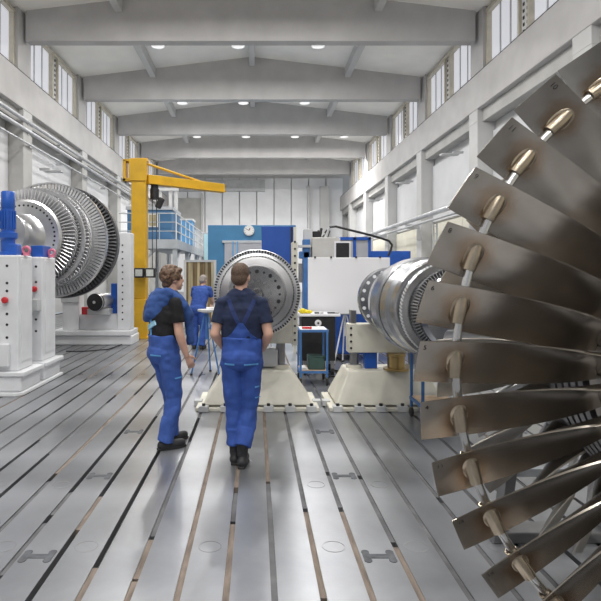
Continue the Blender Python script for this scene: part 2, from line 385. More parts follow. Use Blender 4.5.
back = bx((XL - 0.9, Y1, 0), (XR + 0.9, Y1 + 0.3, ZE + 0.8)).build('wall_back', 'wallw'); back['kind'] = 'structure'
for xa in np.arange(XL + 0.3, XR - 0.8, 1.55):
    bx((xa, Y1 - 0.25, 0.0), (xa + 1.46, Y1 - 0.001, 10.2)).build('wall_panel', 'wallback', back, bevel=0.03)
bx((-7.3, Y1 - 0.6, 9.0), (0.8, Y1 - 0.252, ZB + 0.3)).build('lintel_beam', 'whiteg', back)
bx((-7.0, Y1 - 0.45, 5.6), (-4.9, Y1 - 0.252, 8.4)).build('recess_panel', 'column', back)
for xa in (-7.15, -4.9): bx((xa, Y1 - 0.6, 0), (xa + 0.16, Y1 - 0.252, 8.8)).build('wall_post', 'wallw', back)
for xa, xb in ((4.6, 4.75), (5.7, 6.5)): bx((xa, Y1 - 0.9, 0), (xb, Y1 - 0.252, 9.4)).build('wall_post', 'wallw', back)

# ------------------------------------------------------------------ ceiling lamps
rows = [(-10.5, (-3.85, -0.7, 2.44), 10.5, 0), (-4.0, (-3.85, -0.7, 2.44), 10.5, 0), (2.5, (-3.85, -0.7, 2.44), 10.5, 0), (9.0, (-3.85, -0.7, 2.44), 10.5, 0), (15.5, (-3.85, -0.7, 2.44), 10.5, 0),
        (22.0, (-3.85, -0.7, 2.44), 10.62, 1), (28.8, (-3.8, -0.65, 2.5), 10.44, 2), (36.0, (-3.8, -0.65, 2.5, 5.65), 10.45, 3), (40.2, (-3.8, -0.65, 2.45, 5.55), 10.22, 4)]
ordn = ['', 'nearest', 'second', 'third', 'farthest']
for y, xsq, z, rown in rows:
    for i, x in enumerate(xsq):
        pos = ('leftmost', 'second from left', 'third from left', 'rightmost')[i] if len(xsq) == 4 else ('left', 'middle', 'right')[i]
        lab = ('round high-bay lamp out of view %s, %s one of its row' % ({-10: 'far behind the camera', -4: 'just behind the camera', 2: 'above the large bladed rotor', 9: 'above the white pillars', 15: 'above the yellow crane'}[int(y)], pos)) if rown == 0 else \
              'round white high-bay ceiling lamp, %s one in the %s row' % (pos, ordn[rown])
        t = thing('ceiling_lamp', lab, 'lamp', (x, y, z), 'round lamps under the roof')
        rr = 0.27 if rown else 0.28
        MB().lathe((x, y, z), (0, 0, 1), [(0.0, rr), (0.05, rr + 0.01), (0.12, rr * 0.8), (0.2, 0.1), (0.26, 0.08)], 24).build('housing', 'lampw', t, smooth=40)
        MB().cyl((x, y, z - 0.012), (x, y, z - 0.001), rr * 0.94, n=24).build('diffuser', 'lampglow', t)
        MB().cyl((x, y, z + 0.25), (x, y, zroof(x) + 0.03), 0.02, n=8).build('rod', 'pipe', t)
        ld = bpy.data.lights.new('lamp_light', 'AREA'); ld.shape = 'DISK'; ld.size = 0.5; ld.energy = LAMP_W * (1.8 if rown == 4 else 1.0); ld.color = (1.0, 0.98, 0.95)
        lo = bpy.data.objects.new('lamp_light', ld); C.objects.link(lo); lo.location = (0, 0, -0.02); lo.parent = t

# ------------------------------------------------------------------ pipes on the walls
for i, (x, z, r, lab) in enumerate(((XL + 0.02, 6.95, 0.07, 'thick zinc conduit high on the left wall, just under the runway beam'),
        (XL + 0.03, 6.62, 0.07, 'thick zinc conduit on the left wall, second below the runway beam'),
        (XL + 0.10, 6.15, 0.035, 'thin zinc conduit on the left wall, lowest of the three'))):
    t = thing('conduit_pipe', lab, 'pipe', (x, 20, z), 'conduits along the left wall')
    MB().cyl((x, 3, z), (x, 49, z), r, n=10).build('pipe', 'pipe', t, smooth=40)
    for b in range(1, 7):
        for dy in (0, 3.2):
            y = BAY * b + dy
            bx((XL - 0.18, y - 0.04, z - r - 0.05), (x, y + 0.04, z - r + 0.01)).build('bracket', 'pipe', t)
t = thing('handrail_pipe', 'fat pale pipe running along the right wall above the cream panels', 'pipe', (6.95, 25, 3.85))
MB().cyl((6.95, 11, 4.05), (6.95, 40, 4.05), 0.10, n=12).build('pipe', 'pipe', t, smooth=40)
MB().cyl((6.95, 11, 3.80), (6.95, 40, 3.80), 0.05, n=10).build('pipe', 'whiteg', t, smooth=40)
for b in range(2, 6):
    MB().box((6.93, BAY * b - 0.05, 3.75), (7.6, BAY * b + 0.05, 3.95)).build('bracket', 'pipe', t)
# cat ladder
t = thing('wall_ladder', 'steel cat ladder standing against the right wall cream panels', 'ladder', (7.3, 22.8, 0))
for y in (22.6, 23.0): MB().cyl((7.3, y, 0), (7.3, y, 3.7), 0.03, n=8).build('stile', 'mezz', t)
for z in np.arange(0.3, 3.7, 0.3): MB().cyl((7.3, 22.6, z), (7.3, 23.0, z), 0.018, n=6).build('rung', 'mezz', t)
for i, (x, y, z) in enumerate(((7.5, 20.5, 6.0), (7.5, 27.0, 6.0), (7.5, 33.5, 6.0), (-7.88, 14.2, 5.4), (-7.88, 20.6, 5.4))):
    sg = 1 if x > 0 else -1
    lab = ['small wall lamp on the right wall column behind the large blades', 'small wall lamp on the second visible right wall column', 'small wall lamp on the farthest right wall column',
           'small wall lamp on the left wall above the large rotor', 'small wall lamp on the left wall beside the jib crane'][i]
    t = thing('wall_lamp', lab, 'lamp', (x, y, z), 'small lamps on the wall columns')
    bx((x - sg * 0.75, y - 0.14, z), (x - sg * 0.1, y + 0.14, z + 0.07)).build('head', 'whiteg', t, bevel=0.02)
    bx((min(x + sg * 0.08, x - sg * 0.3), y - 0.03, z + 0.07), (max(x + sg * 0.08, x - sg * 0.3), y + 0.03, z + 0.16)).build('arm', 'pipe', t)

# ------------------------------------------------------------------ big foreground rotor on the right
AX, AZ, FY = 1.907, 1.373, 2.0
def blade(r0, r1, c0, c1, b0, b1, h0, h1, t0, t1, sg, ns=18, nc=10, pw=1.6, lean=0.0):
    m = MB(); rings = []
    for i in range(ns + 1):
        s = i / ns; q = (1 - s) ** pw
        r = r0 + (r1 - r0) * s; c = c1 + (c0 - c1) * (1 - s); be = R(b1 + (b0 - b1) * q); h = h1 + (h0 - h1) * (1 - s); th = t1 + (t0 - t1) * (1 - s)
        d = (math.cos(be), sg * math.sin(be)); n = (sg * math.sin(be), -math.cos(be))
        fr, bk = [], []
        for j in range(nc + 1):
            u = j / nc - 0.5; x = u * c; y = -h * (1 - 4 * u * u) + h * 0.6; hh = th / 2 * max(0.32, (1 - 4 * u * u) ** 0.6)
            for lst, e in ((fr, hh), (bk, -hh)):
                T = x * d[0] + (y + e) * n[0]; A = x * d[1] + (y + e) * n[1]
                lst.append((-T, A + lean * s, r))
        rings.append(fr + bk[::-1])
    return m.loft(rings)
rot = thing('turbine_rotor', 'huge bronze-coloured turbine rotor with long numbered blades in the right foreground', 'turbine rotor', (AX, FY + 0.5, 0))
fo = Vector((0, -0.5, AZ))         # centre of the front blade ring relative to the root
NB = 39
bm_ = blade(0.64, 1.334, 0.20, 0.172, 64, 26, 0.045, 0.007, 0.03, 0.009, 1, pw=2.3).mesh('blade'); bm_.materials.append(M['blade']); fix(bm_); shade(bm_, 50)
RL = 1.196
bs = MB().lathe((0, 0, RL), (1, 0, 0), [(-0.05, 0.0165), (-0.058, 0.0185), (-0.058, 0.0225), (-0.045, 0.024), (0, 0.026), (0.045, 0.024), (0.058, 0.0225), (0.058, 0.0185), (0.05, 0.0165)], 24)
bs.ell((0.0, 0.0, RL), (0.060, 0.0085, 0.033), (0, 0, R(-26)), 20, 12)
bs = bs.mesh('boss'); bs.materials.append(M['boss']); fix(bs); shade(bs, 40)
ch = 2 * RL * math.sin(PI / NB)
rd = MB().cyl((-ch / 2 + 0.02, 0, 0), (ch / 2 - 0.02, 0, 0), 0.0155, n=16).mesh('lacing_rod'); rd.materials.append(M['rod']); fix(rd); shade(rd, 40)
pf = MB().prism([(-0.05, -0.12, 0.615), (0.05, -0.12, 0.615), (0.05, 0.12, 0.615), (-0.05, 0.12, 0.615)], (0, 0, 0.035)).mesh('blade_root'); pf.materials.append(M['bladeb']); fix(pf)
nums = {-5: '10', -4: '11', -3: '9', -2: '8', -1: '6', 0: '5', 1: '4', 2: '11', 3: '16', 4: '14'}
for i in range(-19, 20):
    th = 179.4 + 360.0 / NB * i; ph = R(90 - th)
    b = link('blade', bm_, rot, fo, (0, ph, 0))
    if -12 <= i <= 12:
        link('boss', bs, b)
    link('blade_root', pf, b)
    tm = R(th + 180.0 / NB); rm = RL * math.cos(PI / NB)
    link('lacing_rod', rd, rot, fo + Vector((rm * math.cos(tm), 0, rm * math.sin(tm))), (0, PI / 2 - tm, 0))
    if i in nums:
        cu = bpy.data.curves.new('mark', 'FONT'); cu.body = nums[i]; cu.size = 0.026; cu.extrude = 0.0004
        to = bpy.data.objects.new('tmp', cu); C.objects.link(to)
        me = bpy.data.meshes.new_from_object(to.evaluated_get(bpy.context.evaluated_depsgraph_get())); bpy.data.objects.remove(to)
        me.materials.append(M['ink'])
        # text plane: reads along the radius from tip inwards, lying just off the camera side of the blade
        be = R(26); d = Vector((-math.cos(be), math.sin(be), 0)); n = Vector((-math.sin(be), -math.cos(be), 0))
        ex = Vector((0, 0, -1)); ey = n.cross(ex)
        mt = Matrix((ex, ey, n)).transposed().to_4x4()
        pos = Vector((0, 0, 1.319)) + d * (-0.050) + n * 0.0045
        mt.translation = pos
        me.transform(mt); o = link('number_mark', me, b); 
# rear rows and drum
def row(Y, r0, r1, N, phase, args, mt, nm='blade'):
    me = blade(r0, r1, *args).mesh(nm); me.materials.append(M[mt]); fix(me); shade(me, 50)
    for i in range(N): link(nm, me, rot, (0, Y - FY - 0.5, AZ), (0, R(phase + 360.0 * i / N), 0))
row(2.64, 0.62, 1.07, 38, 3, (0.30, 0.155, 70, 44, 0.05, 0.012, 0.026, 0.010, 1), 'bladeb')
row(2.98, 0.50, 0.90, 40, 0, (0.13, 0.10, 60, 50, 0.03, 0.01, 0.02, 0.008, 1, 8, 6), 'steel')
prof = [(-0.75, 0.17), (-0.4, 0.17), (-0.38, 0.30), (-0.30, 0.32), (-0.15, 0.45), (-0.13, 0.60), (-0.125, 0.63), (0.125, 0.63), (0.13, 0.60), (0.16, 0.60)]
z = 0.16
for q in range(5): prof += [(z, 0.655), (z + 0.035, 0.655), (z + 0.035, 0.58), (z + 0.055, 0.58)]; z += 0.055
prof += [(0.45, 0.62), (0.80, 0.62), (0.81, 0.50), (0.86, 0.48), (0.88, 0.50), (1.08, 0.50), (1.1, 0.40), (1.2, 0.25), (1.25, 0.18), (1.75, 0.18)]
MB().lathe((AX, FY, AZ), (0, 1, 0), prof, 72).build('drum', 'steeld', rot, smooth=30)
# blue rotor stands under both shaft ends
for y, lab in ((1.42, 'grey and blue roller stand under the near shaft end of the bladed rotor'), (3.6, 'grey and blue roller stand under the far shaft end of the bladed rotor')):
    t = thing('roller_stand', lab, 'stand', (AX, y, 0), 'stands under the bladed rotor')
    bx((AX - 0.42, y - 0.09, 0.0), (AX + 0.42, y + 0.09, 0.07)).build('base', 'steeld', t, bevel=0.01)
    for sx in (-1, 1):
        MB().prism([(AX + sx * 0.30, y - 0.05, 0.07), (AX + sx * 0.37, y - 0.05, 0.07), (AX + sx * 0.24, y - 0.05, 0.97), (AX + sx * 0.17, y - 0.05, 0.97)], (0, 0.10, 0)).build('leg', 'steeld', t, bevel=0.006)
    bx((AX - 0.26, y - 0.07, 0.93), (AX + 0.26, y + 0.07, 1.0)).build('cross_beam', 'trolley', t, bevel=0.006); bx((AX - 0.29, y - 0.03, 0.40), (AX + 0.29, y + 0.03, 0.45)).build('brace', 'mezz', t)
    for sx in (-1, 1):
        MB().cyl((AX + sx * 0.155, y - 0.06, 1.128), (AX + sx * 0.155, y + 0.06, 1.128), 0.108, n=24).build('roller', 'steel', t, smooth=40)
        bx((AX + sx * 0.155 - 0.04, y - 0.08, 1.0), (AX + sx * 0.155 + 0.04, y + 0.08, 1.10)).build('roller_block', 'trolley', t)
# ------------------------------------------------------------------ balancing stand (cream) builder
def ped(name, lab, xc, yb, halfb, ztop_base, zblk0, zblk1, wtop):
    t = thing(name, lab, 'machine stand', (xc, yb + 0.4, 0), 'cream rotor stands')
    a, b = halfb, wtop
    m = MB()
    z0, z1 = 0.07, ztop_base
    m.add([(xc - a + .08, yb + .03, z0), (xc + a - .08, yb + .03, z0), (xc + a - .08, yb + .9, z0), (xc - a + .08, yb + .9, z0),
           (xc - b, yb + .2, z1), (xc + b, yb + .2, z1), (xc + b, yb + .72, z1), (xc - b, yb + .72, z1)],
          [(0,3,2,1),(4,5,6,7),(0,1,5,4),(1,2,6,5),(2,3,7,6),(3,0,4,7)])
    m.build('base', 'cream', t, bevel=0.02)
    bx((xc - a, yb, 0.0), (xc + a, yb + .93, 0.05)).build('foot_plate', 'cream', t, bevel=0.01)
    for q in np.linspace(-a + .1, a - .1, 6):
        bx((xc + q - .06, yb - .035, 0.002), (xc + q + .06, yb + .06, 0.075)).build('clamp', 'whiteg', t, bevel=0.006)
        MB().cyl((xc + q, yb + 0.0, 0.07), (xc + q, yb + 0.0, 0.105), 0.022, n=6).build('clamp_bolt', 'black', t)
    for sx in (-1, 1):
        bx((xc + sx * (a + .0) - .05, yb + .3, 0.002), (xc + sx * (a + .0) + .05, yb + .42, 0.07)).build('clamp', 'whiteg', t)
        MB().lathe((xc + sx * (b - .12), yb + .45, z1), (0, 0, 1), [(0, .09), (.05, .09), (.05, .06), (zblk0 - z1, .06)], 20).build('jack_screw', 'steeld', t, smooth=40)
        MB().lathe((xc + sx * (b - .12), yb + .45, z1 - .002), (0, 0, 1), [(0, .11), (.045, .105)], 20).build('jack_foot', 'cream', t, smooth=40)
    return t
# ------------------------------------------------------------------ central rotor on its stand
cx, cy_, cz = 0.01, 6.6, 1.462
st = ped('rotor_stand', 'cream rotor stand under the face-on disc, behind the man in the navy shirt', 0.02, 6.85, 0.76, 0.47, 0.80, 1.12, 0.42)
bx((-0.47, 7.22, 0.79), (0.47, 7.42, 1.13)).build('bearing_block', 'cream', st, bevel=0.01)
for sx in (1,):
    po = bx((sx * 0.50 - 0.035, 7.2, 0.77), (sx * 0.50 + 0.035, 7.44, 2.1)).build('side_post', 'cream', st, bevel=0.008)
    m = MB()
    for z in np.arange(0.84, 2.1, 0.09): m.cyl((sx * 0.50, 7.19, z), (sx * 0.50, 7.215, z), 0.014, n=10)
    d = m.build('bolt_holes', 'black', po); d['kind'] = 'stuff'
bx((-0.3, 7.2, 0.49), (0.28, 7.44, 0.72)).build('drive_box', 'whiteg', st, bevel=0.02)
t = thing('disc_rotor', 'shiny steel turbine disc seen face on behind the man in navy', 'turbine rotor', (cx, 6.9, cz))
MB().lathe((cx, cy_, cz), (0, 1, 0), [(-0.29, 0.28), (-0.06, 0.345), (-0.05, 0.40), (-0.045, 0.425), (0.0, 0.445), (0.005, 0.462), (0.01, 0.47), (0.012, 0.51), (0.02, 0.516), (0.10, 0.516), (0.11, 0.46),
     (0.3, 0.42), (0.5, 0.42), (0.52, 0.1), (0.78, 0.1)], 96).build('disc', 'steel', t, smooth=25)
MB().lathe((cx, cy_, cz), (0, 1, 0), [(-0.42, 0.06), (-0.40, 0.075), (-0.36, 0.075), (-0.355, 0.31), (-0.345, 0.32), (-0.30, 0.32), (-0.285, 0.27)], 96).build('flange', 'flange', t, smooth=25)
m = MB()
for i in range(92):
    a = 2 * PI * i / 92; u = Vector((math.cos(a), 0, math.sin(a))); v = Vector((-math.sin(a), 0, math.cos(a))); c = Vector((cx, cy_ + 0.008, cz)) + u * 0.493
    m.prism([c - u * .015 - v * .0085, c + u * .015 - v * .0085, c + u * .015 + v * .0085, c - u * .015 + v * .0085], (0, 0.01, 0))
o = m.build('rim_slots', 'black', t); o['kind'] = 'stuff'
m = MB()
for i in range(80):
    a = 2 * PI * i / 80; u = Vector((math.cos(a), 0, math.sin(a))); v = Vector((-math.sin(a), 0, math.cos(a))); c = Vector((cx, cy_ - 0.027, cz)) + u * 0.433
    m.prism([c - u * .005 - v * .008, c + u * .005 - v * .008, c + u * .005 + v * .008, c - u * .005 + v * .008], (0, 0.02, 0))
o = m.build('inner_slots', 'black', t); o['kind'] = 'stuff'
for i in range(20):
    a = 2 * PI * i / 20; r = 0.022 if i % 2 else 0.013
    MB().lathe((cx + 0.255 * math.cos(a), cy_ - 0.359, cz + 0.255 * math.sin(a)), (0, 1, 0), [(0, r), (0.006, r)], 14).build('bolt_hole', 'black', t)
for i in range(14):
    a = 2 * PI * i / 14 + .1
    MB().lathe((cx + 0.15 * math.cos(a), cy_ - 0.359, cz + 0.15 * math.sin(a)), (0, 1, 0), [(0, 0.012), (0.006, 0.012)], 12).build('bolt_hole', 'steeld', t)

# ------------------------------------------------------------------ right rotor on its stand
rx, rz = 1.69, 1.37
st2 = ped('rotor_stand', 'cream rotor stand under the bulging drum rotor, left of the large blades', 1.66, 6.85, 0.76, 0.47, 0.70, 1.04, 0.50)
bx((1.18, 7.16, 0.68), (2.2, 7.36, 1.05)).build('bearing_block', 'cream', st2, bevel=0.01)
m = MB()
for z in np.arange(0.74, 1.05, 0.085): m.cyl((1.215, 7.15, z), (1.215, 7.17, z), 0.015, n=10)
d = m.build('bolt_holes', 'black', st2); d['kind'] = 'stuff'
MB().lathe((1.78, 7.12, 0.471), (0, 0, 1), [(0, .16), (.025, .16), (.03, .11), (.17, .11), (.175, .12), (.21, .12)], 24).build('roller', 'brass', st2, smooth=40)
bx((1.40, 7.2, 0.471), (1.56, 7.35, 0.69)).build('drive_box', 'blue', st2, bevel=0.01)
for sx in (1.22, 2.1): bx((sx, 7.2, 1.05), (sx + .07, 7.34, 1.22)).build('bearing_arm', 'steeld', st2)
t = thing('drum_rotor', 'shiny steel drum rotor with stepped discs, left of the large blades', 'turbine rotor', (rx, 5.8, rz))
prof = [(-1.55, 0.12), (-1.25, 0.12), (-1.22, 0.30), (-1.16, 0.33), (-1.08, 0.33), (-1.07, 0.37), (-1.02, 0.37), (-1.01, 0.34),
        (-0.93, 0.345), (-0.92, 0.415), (-0.84, 0.42), (-0.83, 0.36), (-0.74, 0.36), (-0.73, 0.44), (-0.62, 0.45), (-0.60, 0.40), (-0.48, 0.41), (-0.46, 0.46), (-0.30, 0.475), (-0.28, 0.43), (-0.20, 0.43), (-0.18, 0.49),
        (0.05, 0.49), (0.07, 0.46), (0.16, 0.46), (0.18, 0.475), (0.36, 0.46), (0.55, 0.42), (0.66, 0.37), (0.72, 0.31), (0.9, 0.26), (1.2, 0.24), (1.215, 0.385), (1.24, 0.40), (1.33, 0.40), (1.345, 0.2), (1.6, 0.2)]
MB().lathe((rx, 5.8, rz), (0, 1, 0), prof, 96).build('drum', 'drumsteel', t, smooth=25)
def teeth(c, Y, r0, r1, N, wid, dep, stag, mt, par, nm, tf=1.0):
    m = MB()
    for i in range(N):
        a = 2 * PI * i / N; u = Vector((math.cos(a), 0, math.sin(a))); v = Vector((-math.sin(a), 0, math.cos(a))); y = Vector((0, 1, 0))
        d1 = v * math.cos(R(stag)) + y * math.sin(R(stag)); d2 = -v * math.sin(R(stag)) + y * math.cos(R(stag))
        vs = []
        for r, f in ((r0, 1), (r1, tf)):
            p = Vector((c[0], Y, c[2])) + u * r
            for e, g in ((-1, -1), (1, -1), (1, 1), (-1, 1)): vs.append(p + d1 * e * wid / 2 * f + d2 * g * dep / 2)
        m.add(vs, [(0,3,2,1),(4,5,6,7),(0,1,5,4),(1,2,6,5),(2,3,7,6),(3,0,4,7)])
    o = m.build(nm, mt, par); o['kind'] = 'stuff'; return o
teeth((rx, 0, rz), 4.755, 0.335, 0.372, 84, 0.013, 0.085, 0, 'black', t, 'blade_slots')
teeth((rx, 0, rz), 4.92, 0.36, 0.424, 84, 0.010, 0.06, 20, 'steelb', t, 'blade_row')
teeth((rx, 0, rz), 5.55, 0.42, 0.478, 90, 0.014, 0.06, 30, 'steeld', t, 'blade_row')
for i in range(20):
    a = 2 * PI * i / 20
    MB().lathe((rx + 0.352 * math.cos(a), 5.8 + 1.205, rz + 0.352 * math.sin(a)), (0, 1, 0), [(0, 0.022), (0.012, 0.022)], 12).build('flange_hole', 'boardw', t)

# ------------------------------------------------------------------ left machine: white pillars, motor, great rotor
lx, lz = -3.98, 2.33
t = thing('bearing_pedestal', 'white bearing pedestal with two wide pillars and red knobs at the left edge', 'machine stand', (lx, 8.5, 0))
MB().prism([(-4.75, 7.68, 0.0), (-3.32, 7.68, 0.0), (-3.22, 7.78, 0.0), (-3.22, 9.35, 0.0), (-4.75, 9.35, 0.0)], (0, 0, 0.05)).build('foot_plate', 'white', t, bevel=0.01)
for ya, yb in ((7.74, 8.45), (8.6, 9.3)):
    bx((-4.7, ya, 0.05), (-3.25, yb, 0.27)).build('base', 'white', t, bevel=0.03)
    bx((-4.72, ya - .03, 0.27), (-3.2, yb + .03, 0.33)).build('base_flange', 'white', t, bevel=0.01)
for ya, yb, zt in ((7.8, 8.3, 1.95), (8.68, 9.25, 1.95)):
    pi_ = bx((-4.62, ya, 0.33), (-3.31, yb, zt)).build('pillar', 'white', t, bevel=0.02)
    bx((-3.315, ya + .1, 0.45), (-3.30, yb - .05, zt - .05)).build('cover_strip', 'white', pi_, bevel=0.004)
    xh = (7 - VX) / FPX * ya if ya < 8 else (36 - VX) / FPX * ya
    m = MB()
    for z in (1.80, 1.56, 1.45, 1.13, 0.98, 0.80):
        m.cyl((xh, ya - .004, z), (xh, ya + .01, z), 0.019, n=12)
    d = m.build('bolt_holes', 'black', pi_); d['kind'] = 'stuff'
    zk = CH - (300 - VY) / FPX * ya if ya < 8 else CH - (289 - VY) / FPX * ya
    kn = MB().lathe((xh - .01, ya, zk), (0, -1, 0), [(0, .028), (.03, .028), (.035, .045), (.06, .045), (.07, .03)], 16).build('knob', 'red', pi_, smooth=40)
    xe = (19 - VX) / FPX * ya if ya < 8 else (45 - VX) / FPX * ya
    ey = MB().lathe((xe, (ya + yb) / 2, zt), (0, 0, 1), [(0, .05), (.03, .045)], 16)
    ring = [Vector((xe + .05 * math.cos(a), (ya + yb) / 2, zt + .075 + .05 * math.sin(a))) for a in np.linspace(0, 2 * PI, 17)]
    ey.tube(ring, .02, 8); ey.build('lifting_eye', 'pink', pi_, smooth=50)
bx((-3.86, 7.72, 0.40), (-3.42, 7.8, 0.72)).build('junction_box', 'white', t, bevel=0.015)
bx((-3.52, 8.52, 1.12), (-3.33, 8.68, 1.30)).build('sensor_box', 'whiteg', t, bevel=0.01)
# blue motor on the pillar
mx, my = (8 - VX) / FPX * 8.05, 8.05
t = thing('gear_motor', 'upright blue gear motor on top of the white pillar', 'motor', (mx, my, 1.95))
zf = lambda y: CH - (y - VY) / FPX * my
MB().lathe((mx, my, 0), (0, 0, 1), [(1.952, .13), (2.0, .13), (2.01, .10), (zf(240), .10), (zf(238), .13), (zf(233), .13), (zf(232), .095), (zf(209), .095)], 24).build('gearbox', 'blue', t, smooth=35)
hsg = MB().lathe((mx, my, 0), (0, 0, 1), [(zf(209), .088), (zf(208), .095), (zf(193), .095), (zf(191.5), .08)], 24).build('fan_cover', 'blue', t, smooth=35)
m = MB()
for i in range(16):
    a = 2 * PI * i / 16; m.cbox((mx + .1 * math.cos(a), my + .1 * math.sin(a), zf(220)), (.02, .02, .26), (0, 0, a))
m.build('cooling_fins', 'blue', t)
bx((mx - .17, my - .08, zf(222)), (mx - .09, my + .08, zf(212))).build('terminal_box', 'blue', t, bevel=.01)
bx((mx - .02, my - .10, 1.952), (mx + .16, my + .10, zf(244))).build('gear_foot', 'blue', t, bevel=.02)
bx((-3.52, 8.75, 1.951), (-3.33, 9.1, 2.13)).build('shaft_guard', 'blue', t, bevel=.01)
# great rotor
t = thing('large_rotor', 'large silver multi-stage turbine rotor lying behind the white pillars', 'turbine rotor', (lx, 10.6, lz))
prof = [(-2.4, .16), (-1.75, .16), (-1.74, .33), (-1.62, .34), (-1.58, .2), (-1.3, .22), (-1.1, .30), (-1.02, .38), (-1.00, .60), (-.96, .64), (-0.66, .64), (-.64, .78), (-.56, .80), (-.5, .78), (-.48, .74), (-.2, .76), (-.18, .84), (-.08, .86), (-.05, .80),
        (0.1, .82), (.12, .86), (.3, .86), (.32, .8), (.7, .8), (.72, .9), (1.15, .9), (1.2, .5), (1.6, .3), (1.7, .2), (2.9, .2)]
MB().lathe((lx, 10.6, lz), (0, 1, 0), prof, 96).build('drum', 'steel', t, smooth=25)
teeth((lx, 0, lz), 9.83, .62, .83, 76, .016, .2, 28, 'steelb', t, 'blade_row')
teeth((lx, 0, lz), 10.3, .75, .93, 84, .018, .16, 30, 'steelb', t, 'blade_row')
teeth((lx, 0, lz), 10.82, .84, 1.09, 104, .042, .06, 0, 'steelb', t, 'blade_row')
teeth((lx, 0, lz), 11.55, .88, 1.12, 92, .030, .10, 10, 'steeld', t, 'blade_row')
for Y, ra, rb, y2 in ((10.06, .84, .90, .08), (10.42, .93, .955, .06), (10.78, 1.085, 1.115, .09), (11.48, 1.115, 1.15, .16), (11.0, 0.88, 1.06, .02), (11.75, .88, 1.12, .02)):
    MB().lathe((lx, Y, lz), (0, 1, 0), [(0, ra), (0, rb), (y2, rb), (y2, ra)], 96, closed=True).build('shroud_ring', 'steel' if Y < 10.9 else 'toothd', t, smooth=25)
for i in range(44):
    a = 2 * PI * i / 44
    MB().lathe((lx + .53 * math.cos(a), 9.592, lz + .53 * math.sin(a)), (0, 1, 0), [(0, .019), (.012, .019)], 10).build('bolt_hole', 'black', t)
# rear pedestal
t = thing('rear_pedestal', 'white machine frame with tall drilled post beside the yellow crane', 'machine stand', (-3.9, 13.4, 0))
bx((-4.85, 13.2, 0), (-2.92, 14.0, .22)).build('base', 'white', t, bevel=.02)
bx((-4.85, 13.15, .22), (-2.95, 14.0, .34)).build('base_flange', 'white', t, bevel=.02)
po = bx((-3.30, 13.3, .34), (-2.98, 13.7, 2.66)).build('post', 'white', t, bevel=.02)
m = MB()
for z in np.arange(.6, 2.4, .16): m.cyl((-3.17, 13.29, z), (-3.17, 13.31, z), .02, n=10)
d = m.build('bolt_holes', 'black', po); d['kind'] = 'stuff'
bx((-4.6, 13.3, .34), (-4.2, 13.7, 2.0)).build('post', 'white', t, bevel=.02)
bx((-4.62, 13.26, 1.0), (-4.2, 13.34, 1.3)).build('clamp_block', 'whiteg', t, bevel=.01)
bx((-4.2, 13.35, .34), (-3.3, 13.8, .72)).build('table', 'white', t, bevel=.01)
t = thing('drive_motor', 'round black-capped drive motor under the large rotor', 'motor', (-3.75, 13.3, .72))
MB().lathe((-3.75, 13.0, 1.02), (0.25, 1, 0), [(0, .19), (.02, .21), (.1, .21), (.12, .17), (.2, .2), (.7, .2)], 28).build('motor_body', 'steel', t, smooth=40)
MB().lathe((-3.752, 12.985, 1.02), (0.25, 1, 0), [(0, .16), (.012, .20), (.09, .215)], 28).build('end_cap', 'black', t, smooth=40)
MB().lathe((-3.755, 12.97, 1.02), (0.25, 1, 0), [(0, .035), (.02, .035)], 14).build('hub', 'steel', t)
bx((-3.95, 13.1, .722), (-3.45, 13.5, .86)).build('foot', 'whiteg', t, bevel=.01)
bx((-4.1, 13.15, .722), (-3.93, 13.3, .90)).build('coupling_guard', 'red', t, bevel=.01)
bx((-3.5, 13.5, .722), (-3.32, 13.75, 1.45)).build('gear_case', 'blue', t, bevel=.02)

# ------------------------------------------------------------------ yellow jib crane
t = thing('jib_crane', 'yellow pillar jib crane with long arm and tie rod', 'crane', (-3.03, 14.8, 0))
gx = -3.06
bx((gx - .24, 14.5, 0), (gx + .24, 15.0, 1.02)).build('base_column', 'yellow', t, bevel=.02)
bx((gx - .3, 14.44, 0), (gx + .3, 15.06, .04)).build('base_plate', 'yellow', t)
bx((gx - .19, 14.56, 1.02), (gx + .19, 14.94, 4.6)).build('pillar', 'yellow', t, bevel=.02)
bx((gx - .24, 14.52, 4.1), (gx + .22, 14.56, 4.66)).build('head_plate', 'yellow', t)
br = MB()
br.box((gx - .22, 14.6, 4.62), (gx + .22, 14.9, 4.7)); br.box((gx - .42, 14.62, 4.62), (gx - .2, 14.88, 4.68)); br.box((gx - .42, 14.62, 4.1), (gx - .2, 14.88, 4.18)); br.box((gx - .42, 14.62, 4.1), (gx - .34, 14.88, 4.66))
br.build('head_bracket', 'yellow', t, bevel=.01)
A0 = Vector((gx + .19, 14.75, 4.18)); A1 = Vector((-0.95, 16.35, 4.18)); ad = (A1 - A0).normalized(); az = math.atan2(ad.y, ad.x)
L = (A1 - A0).length; mid = (A0 + A1) / 2
MB().cbox(mid, (L, .16, .22), (0, 0, az)).build('arm', 'yellow', t, bevel=.01)
MB().cbox(mid + Vector((0, 0, -.12)), (L, .24, .03), (0, 0, az)).build('arm_flange', 'yellow', t)
MB().cyl((gx + .18, 14.75, 4.58), A0.lerp(A1, .68) + Vector((0, 0, .10)), .035, n=8).build('tie_rod', 'yellow', t)
tp = A0.lerp(A1, .09)
h = thing('chain_hoist', 'dark chain hoist hanging from the yellow crane arm', 'hoist', (tp.x, tp.y, 3.6))
MB().cbox(tp + Vector((0, 0, -.19)), (.16, .14, .12), (0, 0, az)).build('trolley', 'black', h, bevel=.02)
MB().cyl(tp + Vector((0, 0, -.52)), tp + Vector((0, 0, -.24)), .12, n=16).build('hoist_body', 'black', h, smooth=40)
MB().cbox(tp + Vector((.14, 0, -.62)), (.16, .16, .3), (0, R(25), 0)).build('chain_bag', 'rubber', h, bevel=.04)
